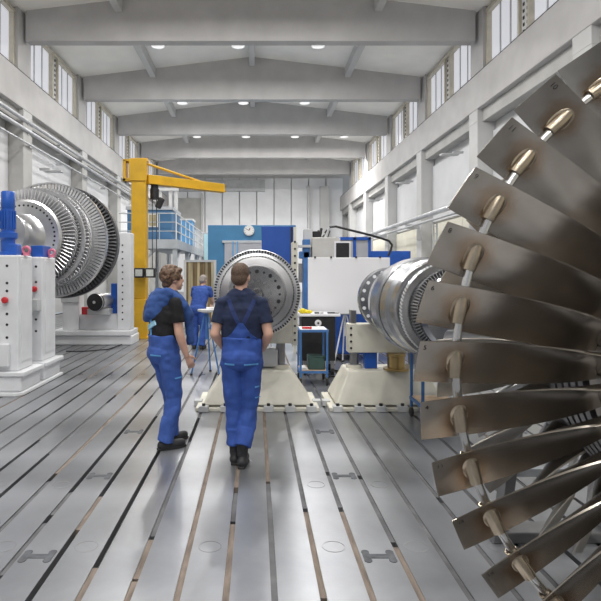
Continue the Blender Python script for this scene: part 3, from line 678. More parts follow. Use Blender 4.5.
for dx in (-.06, .05): MB().cyl(tp + Vector((dx, 0, -2.45)), tp + Vector((dx, 0, -.5)), .014, n=6).build('chain', 'rail', h)
MB().tube([tp + Vector((.06 * math.cos(a) - 0.005, 0, -2.5 + .06 * math.sin(a))) for a in np.linspace(PI / 2, 2.3 * PI, 12)], .018).build('hook', 'steeld', h)
t = thing('work_lamp', 'twin square floodlights fixed to the yellow crane pillar', 'lamp', (-2.9, 14.3, 1.7))
bx((-3.1, 14.42, 1.69), (-2.62, 14.5, 1.73)).build('bracket', 'black', t)
for xq in (-2.98, -2.70):
    hd = bx((xq - .125, 14.24, 1.58), (xq + .125, 14.42, 1.83)).build('lamp_head', 'black', t, bevel=.02)
    bx((xq - .09, 14.232, 1.62), (xq + .09, 14.243, 1.79)).build('lamp_glass', 'glass', hd)
# cable along floor by the crane
pts = [P(x, y, 952 / (y - VY)) + Vector((0, 0, .016)) for x, y in ((147, 333), (138, 338), (125, 344), (108, 350), (85, 352), (66, 352))]
tag(MB().tube(pts, .011).build('floor_cable', 'rubber', None, smooth=60), 'black cable on the floor from the yellow crane to the white frame', 'cable')

# ------------------------------------------------------------------ mezzanine with cabins
t = thing('mezzanine', 'grey steel mezzanine with white railing behind the yellow crane', 'platform', (-4.2, 27, 0))
bx((-5.4, 22, 2.86), (-3.15, 34, 3.0)).build('deck', 'mezz', t)
bx((-5.4, 21.95, 2.66), (-3.12, 22.05, 3.02)).build('front_beam', 'mezz', t)
bx((-3.2, 22, 2.66), (-3.08, 34, 3.02)).build('side_beam', 'mezz', t)
for y in (22.1, 26, 30, 33.9):
    for x in (-5.3, -3.2): bx((x - .08, y - .08, 0), (x + .08, y + .08, 2.87)).build('post', 'mezz', t)
for y in (22.1, 26, 30):
    MB().cyl((-3.2, y, 1.7), (-3.2, y + 1.4, 2.7), .05, n=8).build('brace', 'mezz', t)
MB().cyl((-5.3, 22.1, 1.4), (-3.9, 22.1, 2.7), .06, n=8).build('brace', 'mezz', t)
for z in (3.35, 3.7, 4.05): MB().cyl((-3.14, 22.04, z), (-3.14, 34, z), .025, n=6).build('rail', 'paper', t); MB().cyl((-5.4, 22.04, z), (-3.14, 22.04, z), .02, n=6).build('rail', 'mezz', t)
for y in np.arange(22.04, 34.1, 1.5): MB().cyl((-3.14, y, 3.0), (-3.14, y, 4.07), .025, n=6).build('rail_post', 'paper', t)
for x in (-4.4, -3.8): MB().cyl((x, 22.04, 3.0), (x, 22.04, 4.07), .02, n=6).build('rail_post', 'mezz', t)
m1 = thing('cabin', 'dark blue cabin with a small window on the mezzanine', 'cabin', (-4.4, 23.6, 3.0))
bx((-5.2, 22.6, 3.0), (-3.40, 25, 4.25)).build('cabin_body', 'cabinblue', m1, bevel=.02)
bx((-5.25, 22.55, 4.25), (-3.35, 25.05, 4.38)).build('cabin_roof', 'mezz', m1)
wf = bx((-4.35, 22.57, 3.55), (-3.95, 22.61, 4.1)).build('window_frame', 'paper', m1); bx((-4.31, 22.56, 3.6), (-3.99, 22.6, 4.05)).build('pane', 'curtain2', wf)
m2 = thing('cabin', 'bright sky blue cabin deeper on the mezzanine', 'cabin', (-4, 31, 3.0))
bx((-5, 29.2, 3.0), (-3.35, 30.5, 4.45)).build('cabin_body', 'skyblue', m2, bevel=.02); bx((-5.05, 29.15, 4.45), (-3.3, 30.55, 4.53)).build('cabin_roof', 'paper', m2)
m3 = thing('screen_sheet', 'pale aqua sheet hung between the mezzanine and the blue booth', 'screen', (-2.75, 31.9, 0))
bx((-2.95, 31.8, 0.0), (-2.55, 31.86, 3.9)).build('sheet', 'paleaqua', m3); bx((-3.0, 31.86, 0), (-2.5, 31.95, 4.0)).build('frame', 'mezz', m3)
m4 = thing('duct_frame', 'white duct frame standing on top of the dark blue cabin', 'duct', (-3.7, 24, 4.38))
for x in (-4.2, -3.75, -3.5): bx((x - .07, 24.5, 4.38), (x + .07, 24.66, 5.3)).build('duct_leg', 'wallw', m4)
bx((-5.0, 24.45, 5.3), (-3.4, 24.7, 5.42)).build('duct_top', 'wallw', m4)
# ------------------------------------------------------------------ booth with clock and roller door
t = thing('booth', 'teal blue booth with grey roller door at the far end', 'booth', (-.2, 26.5, 0))
bx((-2.15, 25, 0), (1.78, 28, 3.84)).build('booth_body', 'teal', t, bevel=.02)
d = bx((-1.40, 24.93, 0), (.30, 25.001, 3.05)).build('roller_door', 'doorgrey', t)
for i in range(11): bx((-1.36 + i * .152, 24.90, .02), (-1.25 + i * .152, 24.935, 2.98)).build('door_rib', 'doorgrey', d)
for xx in (-1.05, -.86): bx((xx, 24.885, .1), (xx + .06, 24.93, 3.1)).build('door_strip', 'skyblue', d)
bx((-1.5, 24.9, 3.05), (.4, 25.001, 3.15)).build('door_header', 'mezz', t)
c = P(249, 230.5, 24.95)
t = thing('wall_clock', 'round white wall clock on the teal booth', 'clock', (c.x, 24.95, c.z))
MB().lathe((c.x, 24.998, c.z), (0, -1, 0), [(0, .24), (.06, .24), (.07, .215)], 32).build('case', 'whiteg', t, smooth=40)
MB().cyl((c.x, 24.927, c.z), (c.x, 24.924, c.z), .212, n=32).build('dial', 'paper', t)
for a, L_, w_, mt in ((20, .12, .022, 'black'), (-60, .16, .016, 'black'), (35, .1, .02, 'red')):
    MB().cbox((c.x + math.sin(R(a)) * L_ / 2, 24.92, c.z + math.cos(R(a)) * L_ / 2), (w_, .004, L_), (0, R(a), 0)).build('hand', mt, t)
for i in range(12): MB().cbox((c.x + .185 * math.sin(i * PI / 6), 24.922, c.z + .185 * math.cos(i * PI / 6)), (.012, .004, .035), (0, i * PI / 6, 0)).build('tick', 'black', t)

# royal blue screen behind the disc rotor
t = thing('partition_screen', 'royal blue panel on a post frame above the steel disc', 'panel', (.5, 12, 0))
bx((.12, 11.98, 1.55), (.80, 12.05, 2.70)).build('panel', 'bluepanel', t, bevel=.01)
bx((.80, 11.95, 0), (.86, 12.07, 2.68)).build('post', 'cream', t); bx((.74, 11.965, 1.55), (.775, 11.985, 2.68)).build('edge_strip', 'black', t)
bx((.12, 12.0, 0), (.18, 12.05, 1.56)).build('post', 'cream', t)
# machine column cluster between panel and white board
t = thing('machine_tool', 'cluttered grey and blue machine tool behind the white board', 'machine', (1.15, 12.3, 0))
bx((.98, 11.6, 0), (1.12, 11.9, 2.4)).build('column', 'trolley', t, bevel=.01)
bx((.9, 11.7, 1.5), (1.0, 11.9, 1.9)).build('valve_block', 'steeld', t); bx((.9, 11.6, 2.0), (1.12, 11.8, 2.15)).build('valve_block', 'trolley', t, bevel=.02)
bx((.88, 11.55, 2.23), (1.14, 11.75, 2.28)).build('cable_tray', 'whiteg', t)
bx((1.16, 11.6, 0), (1.75, 12.6, 2.44)).build('housing', 'beige', t, bevel=.02)
bx((1.0, 11.7, 2.25), (1.18, 11.9, 2.62)).build('control_box', 'whiteg', t, bevel=.01)
bx((1.62, 11.55, 2.0), (1.95, 11.61, 2.35)).build('opening_frame', 'boardw', t); bx((1.65, 11.53, 2.02), (1.92, 11.56, 2.32)).build('dark_opening', 'black', t)
bx((1.75, 11.62, 0), (2.0, 12.6, 2.36)).build('housing', 'beige', t)
for q in range(7): MB().cyl((1.2 + q * .05, 11.9, 2.44), (1.22 + q * .06, 11.9 + .03 * q, 2.5 + .05 * (q % 4)), .03, n=8).build('fitting', 'black', t)
bx((1.2, 11.8, 2.44), (1.36, 11.95, 2.58)).build('fitting_box', 'black', t, bevel=.01)
pts = [P(x, y, 11.7) for x, y in ((325, 233), (330, 227), (336, 226.5), (350, 230), (370, 235), (382, 238.5), (389, 241), (392, 245), (391, 249.5), (388, 256))]
MB().tube(pts, .024, 10).build('cable_arm', 'black', t, smooth=60)
MB().cyl(P(325, 240, 11.7), P(329, 227, 11.7), .03).build('arm_post', 'whiteg', t)
t = thing('blue_enclosure', 'blue framed enclosure with glazed panes behind the white board', 'enclosure', (2.2, 13.3, 0))
z1_ = CH + 36 * 13.2 / FPX
x0_, x1_ = (336 - VX) * 13.2 / FPX, (371 - VX) * 13.2 / FPX
for xx in (x0_, (x0_ + x1_) / 2, x1_ - .06): bx((xx, 13.2, 0), (xx + .06, 13.3, z1_)).build('frame_post', 'blue', t)
bx((x0_, 13.2, z1_ - .07), (x1_, 13.3, z1_)).build('frame_rail', 'blue', t)
for q in range(2):
    xa = x0_ + .06 + q * (x1_ - x0_) / 2; bx((xa, 13.24, .9), (xa + (x1_ - x0_) / 2 - .07, 13.26, z1_ - .07)).build('pane', 'doorgrey', t)
bx((x0_, 13.23, 0), (x1_, 13.3, .9)).build('lower_panel', 'blue', t)
xb_ = (411 - VX) * 13.2 / FPX
bx((x1_, 13.22, 0), (xb_, 13.9, CH + 22 * 13.2 / FPX)).build('side_panel', 'blue', t, bevel=.01)
# lower blue cabinets under the board
t = thing('blue_cabinet', 'blue cabinet standing low behind the black trolley box', 'cabinet', (1.75, 12.9, 0))
bx((1.45, 10.9, .12), (2.3, 11.4, 1.15)).build('cabinet_body', 'blue', t, bevel=.01)
for xa in (1.47, 1.89): d = bx((xa, 10.87, .15), (xa + .39, 10.905, 1.12)).build('door', 'blue', t, bevel=.005); bx((xa + .33, 10.85, .6), (xa + .36, 10.872, .75)).build('handle', 'steel', d)
for xa in (1.5, 2.2): bx((xa, 10.95, 0), (xa + .06, 11.3, .12)).build('leg', 'black', t)
# white board
t = thing('white_board', 'large white board hung between the two rotors', 'board', (1.5, 10.0, 0))
xa, xb = (308 - VX) * 10.0 / FPX, (390 - VX) * 10.0 / FPX
za, zb = CH - (314 - VY) * 10.0 / FPX, CH - (257.5 - VY) * 10.0 / FPX
bx((xa, 10.0, za), (xb, 10.04, zb)).build('board', 'boardw', t, bevel=.008)
for px in (315, 331, 356, 380):
    xx = (px - VX) * 10.0 / FPX; MB().cyl((xx, 9.99, zb - .01), (xx, 9.99, zb + .02), .018, n=10).build('clip', 'black', t)
for xx in (xa + .1, xb - .25): bx((xx, 10.04, 0), (xx + .05, 10.09, zb - .02)).build('leg', 'whiteg', t); bx((xx - .02, 9.9, 0), (xx + .07, 10.3, .03)).build('foot', 'whiteg', t)
# black cabinet on castors
t = thing('black_cabinet', 'black box cabinet on castors below the white board', 'cabinet', (1.05, 9.6, 0))
bx((.76, 9.3, .24), (1.32, 9.85, .98)).build('cabinet_body', 'black', t, bevel=.01)
bx((.72, 9.26, .98), (1.40, 9.87, 1.02)).build('worktop', 'boardw', t, bevel=.005)
for xx in (.82, 1.28):
    for yy in (9.36, 9.8): MB().cyl((xx - .02, yy, .06), (xx + .02, yy, .06), .06, n=16).build('castor', 'rubber', t); bx((xx - .03, yy - .03, .1), (xx + .03, yy + .03, .25)).build('castor_fork', 'steeld', t)
MB().lathe((1.03, 9.298, .87), (0, -1, 0), [(0, .055), (.02, .055), (.025, .03)], 20).build('gauge', 'boardw', t, smooth=40)
MB().lathe((1.03, 9.270, .87), (0, -1, 0), [(0, .018), (.004, .018)], 12).build('gauge_hub', 'black', t)
t = thing('yellow_glove', 'crumpled yellow cloth lying on the black cabinet edge', 'cloth', (.82, 9.3, 1.02))
m = MB(); m.ell((.80, 9.42, 1.056), (.09, .08, .035)); m.ell((.88, 9.38, 1.051), (.07, .05, .03)); m.ell((.78, 9.36, 1.066), (.05, .05, .045)); m.build('cloth', 'yellowcloth', t, smooth=60)
t = thing('tool_tray', 'flat row of small dark tools on the black cabinet top', 'tools', (1.1, 9.4, 1.02))
for q, (xx, l) in enumerate(((.98, .08), (1.08, .05), (1.2, .12), (1.32, .07))): bx((xx, 9.35, 1.021), (xx + l, 9.42, 1.045)).build('tool', 'steeld' if q % 2 else 'black', t, bevel=.006)
# blue trolley centre
def trolley(name, lab, x0, x1, y0, y1, ztop, zlow, topm, lowm):
    t = thing(name, lab, 'trolley', ((x0 + x1) / 2, (y0 + y1) / 2, 0))
    for x in (x0, x1 - .03):
        for y in (y0, y1 - .03):
            bx((x, y, .12), (x + .03, y + .03, ztop)).build('post', 'trolley', t)
            MB().cyl((x, y + .015, .055), (x + .03, y + .015, .055), .055, n=16).build('castor', 'rubber', t)
            bx((x + .002, y, .06), (x + .028, y + .03, .125)).build('castor_fork', 'steeld', t)
    for z, mt in ((ztop, topm), (zlow, lowm)):
        bx((x0 - .005, y0 - .005, z - .035), (x1 + .005, y1 + .005, z)).build('shelf_frame', 'trolley', t)
        bx((x0 + .015, y0 + .015, z), (x1 - .015, y1 - .015, z + .008)).build('shelf_board', mt, t)
    return t
trolley('tool_trolley', 'blue two-shelf tool trolley in front of the black cabinet', .66, 1.09, 8.45, 8.95, .84, .22, 'paper', 'tan')
t = thing('green_crate', 'dark green crate on the lower shelf of the tool trolley', 'crate', (.95, 8.7, .23))
m = MB(); m.box((.80, 8.52, .229), (1.05, 8.85, .24)); 
for a, b in (((.80, 8.52, .229), (.815, 8.85, .42)), ((1.035, 8.52, .229), (1.05, 8.85, .42)), ((.80, 8.52, .229), (1.05, 8.535, .42)), ((.80, 8.835, .229), (1.05, 8.85, .42))): m.box(a, b)
m.build('crate_body', 'green', t, bevel=.004); bx((.79, 8.51, .42), (1.06, 8.53, .44)).build('crate_rim', 'green', t)
t = thing('paper_stack', 'loose white papers on the lower shelf of the tool trolley', 'papers', (.72, 8.6, .23))
for q in range(4): bx((.68 + .01 * q, 8.5, .229 + .008 * q), (.79 - .01 * q, 8.7 + .02 * q, .235 + .008 * q)).build('sheet', 'paper', t)
t = thing('red_tool', 'small red tool lying on the tool trolley top', 'tool', (.76, 8.55, .85))
m = MB(); m.cyl((.70, 8.55, .866), (.82, 8.52, .866), .017, n=10); m.cyl((.80, 8.50, .866), (.84, 8.53, .866), .018, n=10); m.build('tool_body', 'red', t, smooth=50)
# blue trolley at right
trolley('shelf_trolley', 'blue framed trolley with plywood shelf beside the large blades', 1.83, 2.28, 6.18, 6.66, .86, .24, 'tan', 'tan')
# floor cable loop, tripod stands
pts = [P(x, y, 952 / (y - VY)) + Vector((0, 0, .013)) for x, y in ((327, 373), (335, 371), (344, 373), (345, 376), (338, 377.5), (330, 377), (328, 379))]
tag(MB().tube(pts, .013).build('floor_cable', 'rubber', None, smooth=60), 'short black cable loop on the floor right of the tool trolley', 'cable')
a = P(339, 379, 952 / (379 - VY)); b = P(343, 383.5, 952 / (383.5 - VY))
t = thing('floor_plug', 'small black connector on the floor between the two cream stands', 'connector', (a.x, a.y, 0))
MB().cyl(a + Vector((0, 0, .022)), b + Vector((0, 0, .022)), .02, n=10).build('plug_body', 'rubber', t); MB().cyl(b + Vector((0, 0, .022)), b + (b - a) * .2 + Vector((0, 0, .022)), .026, n=10).build('plug_collar', 'black', t)
def tripod(name, lab, x, y, ztop, foot, mt, topm, dirs):
    t = thing(name, lab, 'tripod', (x, y, 0))
    MB().cyl((x, y, ztop * .55), (x, y, ztop), .018, n=10).build('mast', mt, t)
    for a in dirs:
        f = Vector((x + foot * math.cos(R(a)), y + foot * math.sin(R(a)), .0))
        MB().cyl(f + Vector((0, 0, .012)), (x + .03 * math.cos(R(a)), y + .03 * math.sin(R(a)), ztop * .96), .014, n=8).build('leg', mt, t)
        MB().cyl(f, f + Vector((0, 0, .03)), .022, n=8).build('foot', 'rubber', t)
    MB().lathe((x, y, ztop), (0, 0, 1), [(-.03, .05), (0, .15), (.03, .15)], 20).build('top_plate', topm, t, smooth=40)
    return t
tripod('tripod_stand', 'blue three-legged stand between the two men', (207.5 - VX) * 9.6 / FPX, 9.4, 1.06, .26, 'trolley', 'whiteg', (200, 330, 80))
tripod('tripod_stand', 'white tripod base below the white board', 1.66, 10.45, .95, .28, 'boardw', 'whiteg', (215, 325, 90))
# strip curtain
t = thing('strip_curtain', 'brown and olive strip curtain hanging beside the second blue worker', 'curtain', (-1.75, 18, 0))
x = -2.25
for i in range(12):
    wd = random.uniform(.06, .1); bx((x, 18 + random.uniform(-.02, .02), .1), (x + wd, 18.03 + random.uniform(0, .02), 2.08)).build('strip', random.choice(('curtain', 'curtain', 'curtain2')), t); x += wd * .96
bx((-2.3, 17.97, 2.05), (-1.28, 18.1, 2.12)).build('curtain_rail', 'mezz', t)
for xx in (-2.32, -1.36): bx((xx, 17.96, 0), (xx + .08, 18.08, 2.12)).build('curtain_post', 'wallw', t)
# low bench near third worker
t = thing('work_bench', 'grey work bench by the stooping worker in the background', 'bench', (-1.1, 13.2, 0))
bx((-1.55, 12.98, .82), (-.75, 13.5, .88)).build('bench_top', 'paper', t, bevel=.01)
for xx in (-1.5, -.85):
    for yy in (13.03, 13.4): bx((xx, yy, 0), (xx + .05, yy + .05, .82)).build('leg', 'trolley', t)
bx((-1.5, 13.05, .4), (-.8, 13.4, .43)).build('shelf', 'trolley', t)

# ------------------------------------------------------------------ people
def remesh(mb, vox, it=4, disp=0.0, dscale=0.09, dn='cl'):
    me = mb.mesh('tmp'); fix(me); o = bpy.data.objects.new('tmp', me); C.objects.link(o)
    r = o.modifiers.new('r', 'REMESH'); r.mode = 'VOXEL'; r.voxel_size = vox
    s = o.modifiers.new('s', 'SMOOTH'); s.factor = 0.5; s.iterations = it
    if disp:
        tx = bpy.data.textures.new(dn, 'CLOUDS'); tx.noise_scale = dscale; tx.noise_depth = 1
        d = o.modifiers.new('d', 'DISPLACE'); d.texture = tx; d.strength = disp; d.mid_level = 0.5; d.texture_coords = 'LOCAL'
    dg = bpy.context.evaluated_depsgraph_get()
    out = bpy.data.meshes.new_from_object(o.evaluated_get(dg)); bpy.data.objects.remove(o)
    out.polygons.foreach_set('use_smooth', [True] * len(out.polygons)); return out
def put(name, me, mt, par, label=None):
    me.materials.clear(); me.materials.append(M[mt]); me.name = name
    o = bpy.data.objects.new(name, me); C.objects.link(o); o.parent = par
    if label: o['label'] = label
    return o
def bvh_of(mes):
    vs, fs = [], []
    for me in mes:
        o = len(vs); vs += [v.co.copy() for v in me.vertices]; fs += [[i + o for i in p.vertices] for p in me.polygons]
    return BVHTree.FromPolygons(vs, fs)
def ribbon(bvh, pts, width, direc, lift=0.006, thick=0.004, n=14):
    """cloth ribbon laid on a surface: pts are 3-D guide points, rays go along direc"""
    d = Vector(direc).normalized(); P_ = []
    pts = [Vector(p) for p in pts]
    for i in range(n + 1):
        t = i / n * (len(pts) - 1); k = min(int(t), len(pts) - 2); P_.append(pts[k].lerp(pts[k + 1], t - k))
    m = MB(); rings = []
    for i, p in enumerate(P_):
        tg = (P_[min(i + 1, n)] - P_[max(i - 1, 0)]).normalized(); sd = tg.cross(d).normalized()
        row = []
        for e in (-1, 0, 1):
            wd_ = width if not isinstance(width, tuple) else width[0] + (width[1] - width[0]) * i / n
            q = p + sd * e * wd_ / 2; hit = bvh.ray_cast(q - d * 0.6, d)
            h_ = hit[0] if hit[0] is not None else q
            row.append(h_ - d * lift)
        rings.append([row[0], row[1], row[2], row[2] + d * thick * 2, row[1] + d * thick * 2, row[0] + d * thick * 2])
    return m.loft(rings)
def hand(m, w_, d, side, palm):
    """w_ wrist, d pointing direction, palm: palm normal; five separate curled fingers"""
    d = Vector(d).normalized(); pn = Vector(palm); pn = (pn - d * pn.dot(d)).normalized(); sd = d.cross(pn) * side
    w_ = Vector(w_)
    m.cap(w_, .026, w_ + d * .075, .036, 1.0, .48, ref=sd)
    for q, ln in zip((-1.5, -.5, .5, 1.5), (.062, .078, .084, .074)):
        b = w_ + d * .085 + sd * q * .0195; k = b + d * ln * .5 + pn * .012; e = k + d * ln * .38 + pn * .030
        m.cap(b - d * .015, .0095, k, .0088, n=8); m.cap(k, .0088, e, .0078, n=8)
    b = w_ + d * .025 + sd * .030; k = b + d * .035 + sd * .028 + pn * .01; e = k + d * .034 + sd * .004 + pn * .014
    m.cap(b, .014, k, .011, n=8); m.cap(k, .011, e, .009, n=8)
def head_parts(m, hc, yaw, pitch=0):
    E = Euler((pitch, 0, yaw)); mt = E.to_matrix(); q = lambda x, y, z: hc + mt @ Vector((x, y, z))
    m.ell(q(0, -.012, .022), (.076, .094, .096), E)              # skull
    m.ell(q(0, .036, -.045), (.056, .058, .068), E)              # face
    m.ell(q(0, .062, -.092), (.03, .026, .024), E, 10, 8)        # chin
    m.ell(q(0, .094, -.022), (.013, .018, .02), E, 10, 8)       # nose
    m.ell(q(0, .088, .0), (.010, .012, .03), E, 10, 8)
    m.ell(q(0, .078, .022), (.045, .014, .012), E, 10, 8)        # brow
    m.ell(q(0, .083, -.066), (.022, .012, .012), E, 10, 8)       # mouth
    for s in (-1, 1): m.ell(q(s * .077, -.006, -.012), (.010, .02, .032), E, 10, 8)
    return q, E
def head_detail(par, q, E, hm, curly):
    for s in (-1, 1): MB().ell(q(s * .031, .079, .004), (.012, .008, .008), E, 10, 8).build('eye', 'eye', par)
    MB().ell(q(0, .094, -.067), (.019, .005, .006), E, 10, 6).build('mouth', 'lip', par)
    m = MB()
    m.ell(q(0, -.022, .036), (.084, .098, .094), E)
    m.ell(q(0, -.055, -.012), (.076, .062, .072), E)
    if curly:
        rn = random.Random(3)
        for i in range(150):
            a = rn.uniform(0, 2 * PI); b = rn.uniform(-.5, 1.4)
            p = (.083 * math.cos(a) * math.cos(b), -.028 + .096 * math.sin(a) * math.cos(b), .03 + .098 * math.sin(b))
            if p[1] > .05 and p[2] < .06: continue
            m.ell(q(*p), (.02, .022, .019), E, 8, 6)
        for s in (-1, 1): m.ell(q(s * .076, -.01, .02), (.018, .04, .045), E, 10, 8)
        m.ell(q(0, -.07, -.06), (.06, .045, .04), E, 10, 8)
        m.ell(q(0, .05, .085), (.06, .045, .03), E, 10, 8)
    put('hair', remesh(m, .0055, 6 if curly else 3), hm, par)

def person(lab, loc, yaw, J, hyaw, cl, group=None, vox=.007):
    """J: joints in the local frame, facing +Y"""
    t = thing('person', lab, 'person', loc, group); t.rotation_euler = (0, 0, yaw); ORG[t.name] = Vector()
    V = lambda k: Vector(J[k]); X = Vector((1, 0, 0))
    pel, wai, che, nek, hc = V('pelvis'), V('waist'), V('chest'), V('neck'), V('head')
    b = MB()
    b.cap(pel, .135, wai, .125, 1.15, .78); b.cap(wai, .125, che, .15, 1.15, .76); b.cap(che, .15, nek - Vector((0, 0, .07)), .10, 1.25, .72)
    b.cap(nek - Vector((0, .01, .05)), .062, hc - Vector((0, .005, .07)), .054)
    q, E = head_parts(b, hc, hyaw, cl.get('pitch', 0))
    for s in ('l', 'r'):
        sg = -1 if s == 'l' else 1
        sh, el, wr = V('sh_' + s), V('el_' + s), V('wr_' + s); hp, kn, an, to = V('hip_' + s), V('kn_' + s), V('an_' + s), V('toe_' + s)
        b.cap(sh, .052, el, .043); b.cap(el, .043, el.lerp(wr, .35), .043); b.cap(el.lerp(wr, .35), .043, wr, .027)
        b.cap(hp, .085, kn, .058); b.cap(kn, .058, kn.lerp(an, .35), .06); b.cap(kn.lerp(an, .35), .06, an, .038); b.cap((an.x, an.y, .05), .03, (to.x, to.y, .035), .026)
        dd = V('hd_' + s) if 'hd_' + s in J else (wr - el)
        hand(b, wr, dd, cl['thumb'][0 if s == 'l' else 1], cl['palm'][0 if s == 'l' else 1])
    body = remesh(b, vox, 2); put('body', body, 'skin', t)
    head_detail(t, q, E, cl['hair'], cl['curly'])
    # shirt with short sleeves ending in clean hems
    m = MB()
    m.cap(wai - Vector((0, 0, .06)), .150, che, .172, 1.18, .80); m.cap(che, .172, nek - Vector((0, 0, .075)), .118, 1.28, .76)
    m.cap(nek - Vector((0, .01, .075)), .085, nek - Vector((0, .012, .005)), .066, hemi=False)
    for s in ('l', 'r'):
        sh, el = V('sh_' + s), V('el_' + s)
        m.ell(sh, (.064, .068, .062)); m.cap(sh, .064, sh.lerp(el, .66), .068, hemi=False); m.cap(nek - Vector((0, .015, .055)), .06, sh + Vector((0, 0, .004)), .056)
    shirt = remesh(m, vox, 3, .012, .07, 'sc'); put('shirt', shirt, cl['shirt'], t, cl.get('shirt_label'))
    # overalls: seat, bib and trouser legs with loose hems
    m = MB()
    m.cap(pel - Vector((0, 0, .03)), .160, wai + Vector((0, 0, .03)), .157, 1.175, .88, hemi=False); m.ell(pel - Vector((0, .02, .02)), (.18, .15, .13))
    for s in ('l', 'r'):
        hp, kn, an = V('hip_' + s), V('kn_' + s), V('an_' + s)
        m.cap(hp - Vector((0, 0, .02)), .107, kn, .082, 1, 1.05); m.cap(kn, .082, kn.lerp(an, .5), .078); m.cap(kn.lerp(an, .5), .078, an + Vector((0, -.01, cl.get('hem', -.015))), .072, 1, 1.1, hemi=False)
    ov = remesh(m, vox, 3, .034, .13, 'tc'); put('overalls', ov, cl['trousers'], t)
    for s in ('l', 'r'):
        an, to = V('an_' + s), V('toe_' + s); m = MB(); f = (to - an); f.z = 0; f.normalize()
        m.ell(an - Vector((0, 0, .02)), (.05, .05, .055)); m.cap(an, .05, an + Vector((0, 0, .07)), .054); a0 = Vector((an.x, an.y, .045)) - f * .04; a1 = Vector((to.x, to.y, .04))
        m.cap(a0, .047, a1, .042, 1, 1.0); sole = MB()
        sh = remesh(m, .006, 3); o = put('shoe', sh, 'shoe', t)
        sd = Vector((0, 0, 1)).cross(f); a0 = a0 - f * .045; a1 = a1 + f * .045
        poly = [a0 - sd * .03, a0 + sd * .03, a0.lerp(a1, .7) + sd * .048, a1 + sd * .025, a1 - sd * .025, a0.lerp(a1, .7) - sd * .048]
        sole.prism([(p.x, p.y, .0) for p in poly], (0, 0, .022)).build('sole', 'rubber', o, bevel=.006)
    return t, body, shirt, ov

# man in navy polo, seen from behind
J2 = dict(pelvis=(0, 0, .97), waist=(0, .0, 1.10), chest=(0, .0, 1.31), neck=(-.005, .01, 1.535), head=(-.012, .035, 1.668),
  sh_l=(-.172, 0, 1.43), el_l=(-.238, -.05, 1.16), wr_l=(-.165, .13, 1.00), sh_r=(.172, 0, 1.43), el_r=(.238, -.05, 1.16), wr_r=(.175, .14, 1.00),
  hip_l=(-.088, 0, .93), kn_l=(-.066, .02, .50), an_l=(-.065, .02, .12), toe_l=(-.07, .18, .045),
  hip_r=(.088, 0, .93), kn_r=(.066, .03, .50), an_r=(.01, -.07, .13), toe_r=(.02, .08, .045))
t2, b2, s2, o2 = person('man in navy polo and blue overalls standing with his back to the camera', (-.125, 5.0, 0), R(-3), J2, R(-14),
  dict(hair='hairs', curly=False, shirt='navy', trousers='overall', hem=.05, palm=((.8, .3, 0), (-.8, .3, 0)), thumb=(1, 1)), vox=.0065)
bv = bvh_of([s2, o2])
for sx in (-1, 1):
    ribbon(bv, [(sx * .03, 0, 1.19), (-sx * .02, 0, 1.26), (-sx * .07, 0, 1.36), (-sx * .115, 0, 1.465)], .036, (0, 1, 0)).build('strap', 'strap', t2)
m = MB()
ribbon(bv, [(0, 0, 1.12), (0, 0, 1.17), (0, 0, 1.265)], (.30, .035), (0, 1, 0), .010, n=18).build('back_bib', 'overall', t2)
for a, b_ in (((-.145, 0, .905), (-.055, 0, .905)), ((.03, 0, .905), (.15, 0, .905))): ribbon(bv, [a, b_], .014, (0, 1, 0), .008).build('pocket_piping', 'trim', t2)
for z in (.70, .60): ribbon(bv, [(.12, 0, z), (.165, 0, z)], .012, (0, 1, 0), .006, n=4).build('pocket_piping', 'trim', t2)
ribbon(bv, [(-.05, 0, 1.515), (.05, 0, 1.515)], .03, (0, 1, 0), .006).build('collar', 'navy', t2)

# man with sweatshirt over his shoulders
J1 = dict(pelvis=(0, -.03, .95), waist=(0, -.05, 1.08), chest=(0, -.03, 1.29), neck=(0, .03, 1.505), head=(0, .065, 1.645),
  sh_l=(-.175, -.01, 1.41), el_l=(-.235, -.02, 1.14), wr_l=(-.22, .06, .92), hd_l=(.0, .05, -.16), sh_r=(.175, -.01, 1.41), el_r=(.225, .0, 1.13), wr_r=(.235, .075, .91), hd_r=(.0, .09, -.16),
  hip_l=(-.088, -.03, .91), kn_l=(-.085, .09, .50), an_l=(-.09, .10, .09), toe_l=(-.12, .26, .04),
  hip_r=(.088, -.03, .91), kn_r=(.08, .03, .50), an_r=(.08, -.06, .09), toe_r=(.10, .10, .04))
t1, b1, s1, o1 = person('brown-haired man in blue overalls with a blue sweatshirt slung over his shoulders', (-.87, 5.5, 0), R(-52), J1, R(-14),
  dict(hair='hairb', curly=True, shirt='tee', trousers='overall2', palm=((.8, .3, 0), (-.8, .3, 0)), thumb=(1, 1)), vox=.0065)
m = MB()
path = [(-.16, .12, 1.26), (-.175, .07, 1.38), (-.13, .0, 1.47), (-.05, -.06, 1.50), (.05, -.06, 1.50), (.12, .0, 1.48), (.165, .07, 1.40), (.165, .13, 1.28)]
for a, b_ in zip(path, path[1:]): m.cap(a, .06, b_, .06)
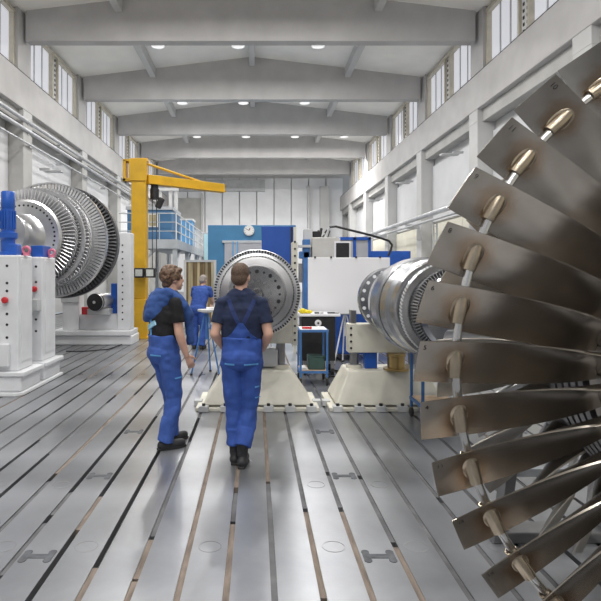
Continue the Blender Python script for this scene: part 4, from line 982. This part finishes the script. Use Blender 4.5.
# cape of cloth down the back, thick folds lying one over the other
for za, ya, ra in ((1.47, -.085, .062), (1.42, -.115, .062), (1.37, -.135, .06), (1.32, -.15, .056), (1.28, -.16, .05)):
    k = (1.47 - za) / .19
    m.cap((-.15 - .02 * k, ya + .03, za - .02), ra, (-.02, ya - .01, za + .01), ra); m.cap((-.02, ya - .01, za + .01), ra, (.12 - .07 * k, ya + .03 + .02 * k, za + .035), ra * .9)
m.cap((.165, .13, 1.28), .052, (.16, .16, 1.10), .044); m.cap((.16, .16, 1.10), .044, (.15, .17, 1.03), .04); m.cap((-.16, .12, 1.26), .055, (-.15, .14, 1.08), .04)
m.cap((.06, -.09, 1.46), .06, (.15, .05, 1.43), .055)
put('sweatshirt', remesh(m, .007, 14, .03, .10, 'sw'), 'sweat', t1, 'blue sweatshirt slung round the shoulders')
bv = bvh_of([s1, o1])
ribbon(bv, [(-.075, -.2, 1.165), (-.02, -.2, 1.19), (.06, -.2, 1.225)], (.05, .045), (0, 1, 0), .016, .008).build('sweatshirt_lining', 'lining', t1, label='light blue lining of the sweatshirt')
dr = Vector((-.57, .82, 0)); dr = Vector((-.62, .78, 0))
ribbon(bv, [(-.02, -.2, 1.10), (-.03, -.2, 1.20), (-.02, -.2, 1.30)], .035, (0, 1, 0), .008).build('strap', 'trim', t1)
ribbon(bv, [(.03, -.2, .915), (.13, -.12, .915)], .013, (-.3, 1, 0), .008).build('pocket_piping', 'trim', t1)
ribbon(bv, [(.2, -.02, .69), (.2, .09, .70)], .013, (-1, .1, 0), .008).build('pocket_piping', 'trim', t1)

# stooping worker in the background
J3 = dict(pelvis=(0, -.05, .92), waist=(0, .0, 1.05), chest=(0, .12, 1.24), neck=(0, .22, 1.41), head=(0, .28, 1.53),
  sh_l=(-.18, .17, 1.34), el_l=(-.25, .26, 1.07), wr_l=(-.16, .44, .98), sh_r=(.18, .17, 1.34), el_r=(.25, .26, 1.07), wr_r=(.16, .44, .98),
  hip_l=(-.09, -.05, .88), kn_l=(-.09, .02, .48), an_l=(-.09, -.03, .09), toe_l=(-.1, .13, .04), hip_r=(.09, -.05, .88), kn_r=(.09, .02, .48), an_r=(.09, -.06, .09), toe_r=(.1, .1, .04))
t3, b3, s3, o3 = person('grey-haired worker in blue stooping over a bench in the background', ((199 - VX) * 12.6 / FPX, 12.6, 0), R(-15), J3, R(-10),
  dict(hair='hairg', curly=False, shirt='overall', trousers='overall', palm=((.8, .3, 0), (-.8, .3, 0)), thumb=(1, 1), pitch=R(-20)), vox=.009)
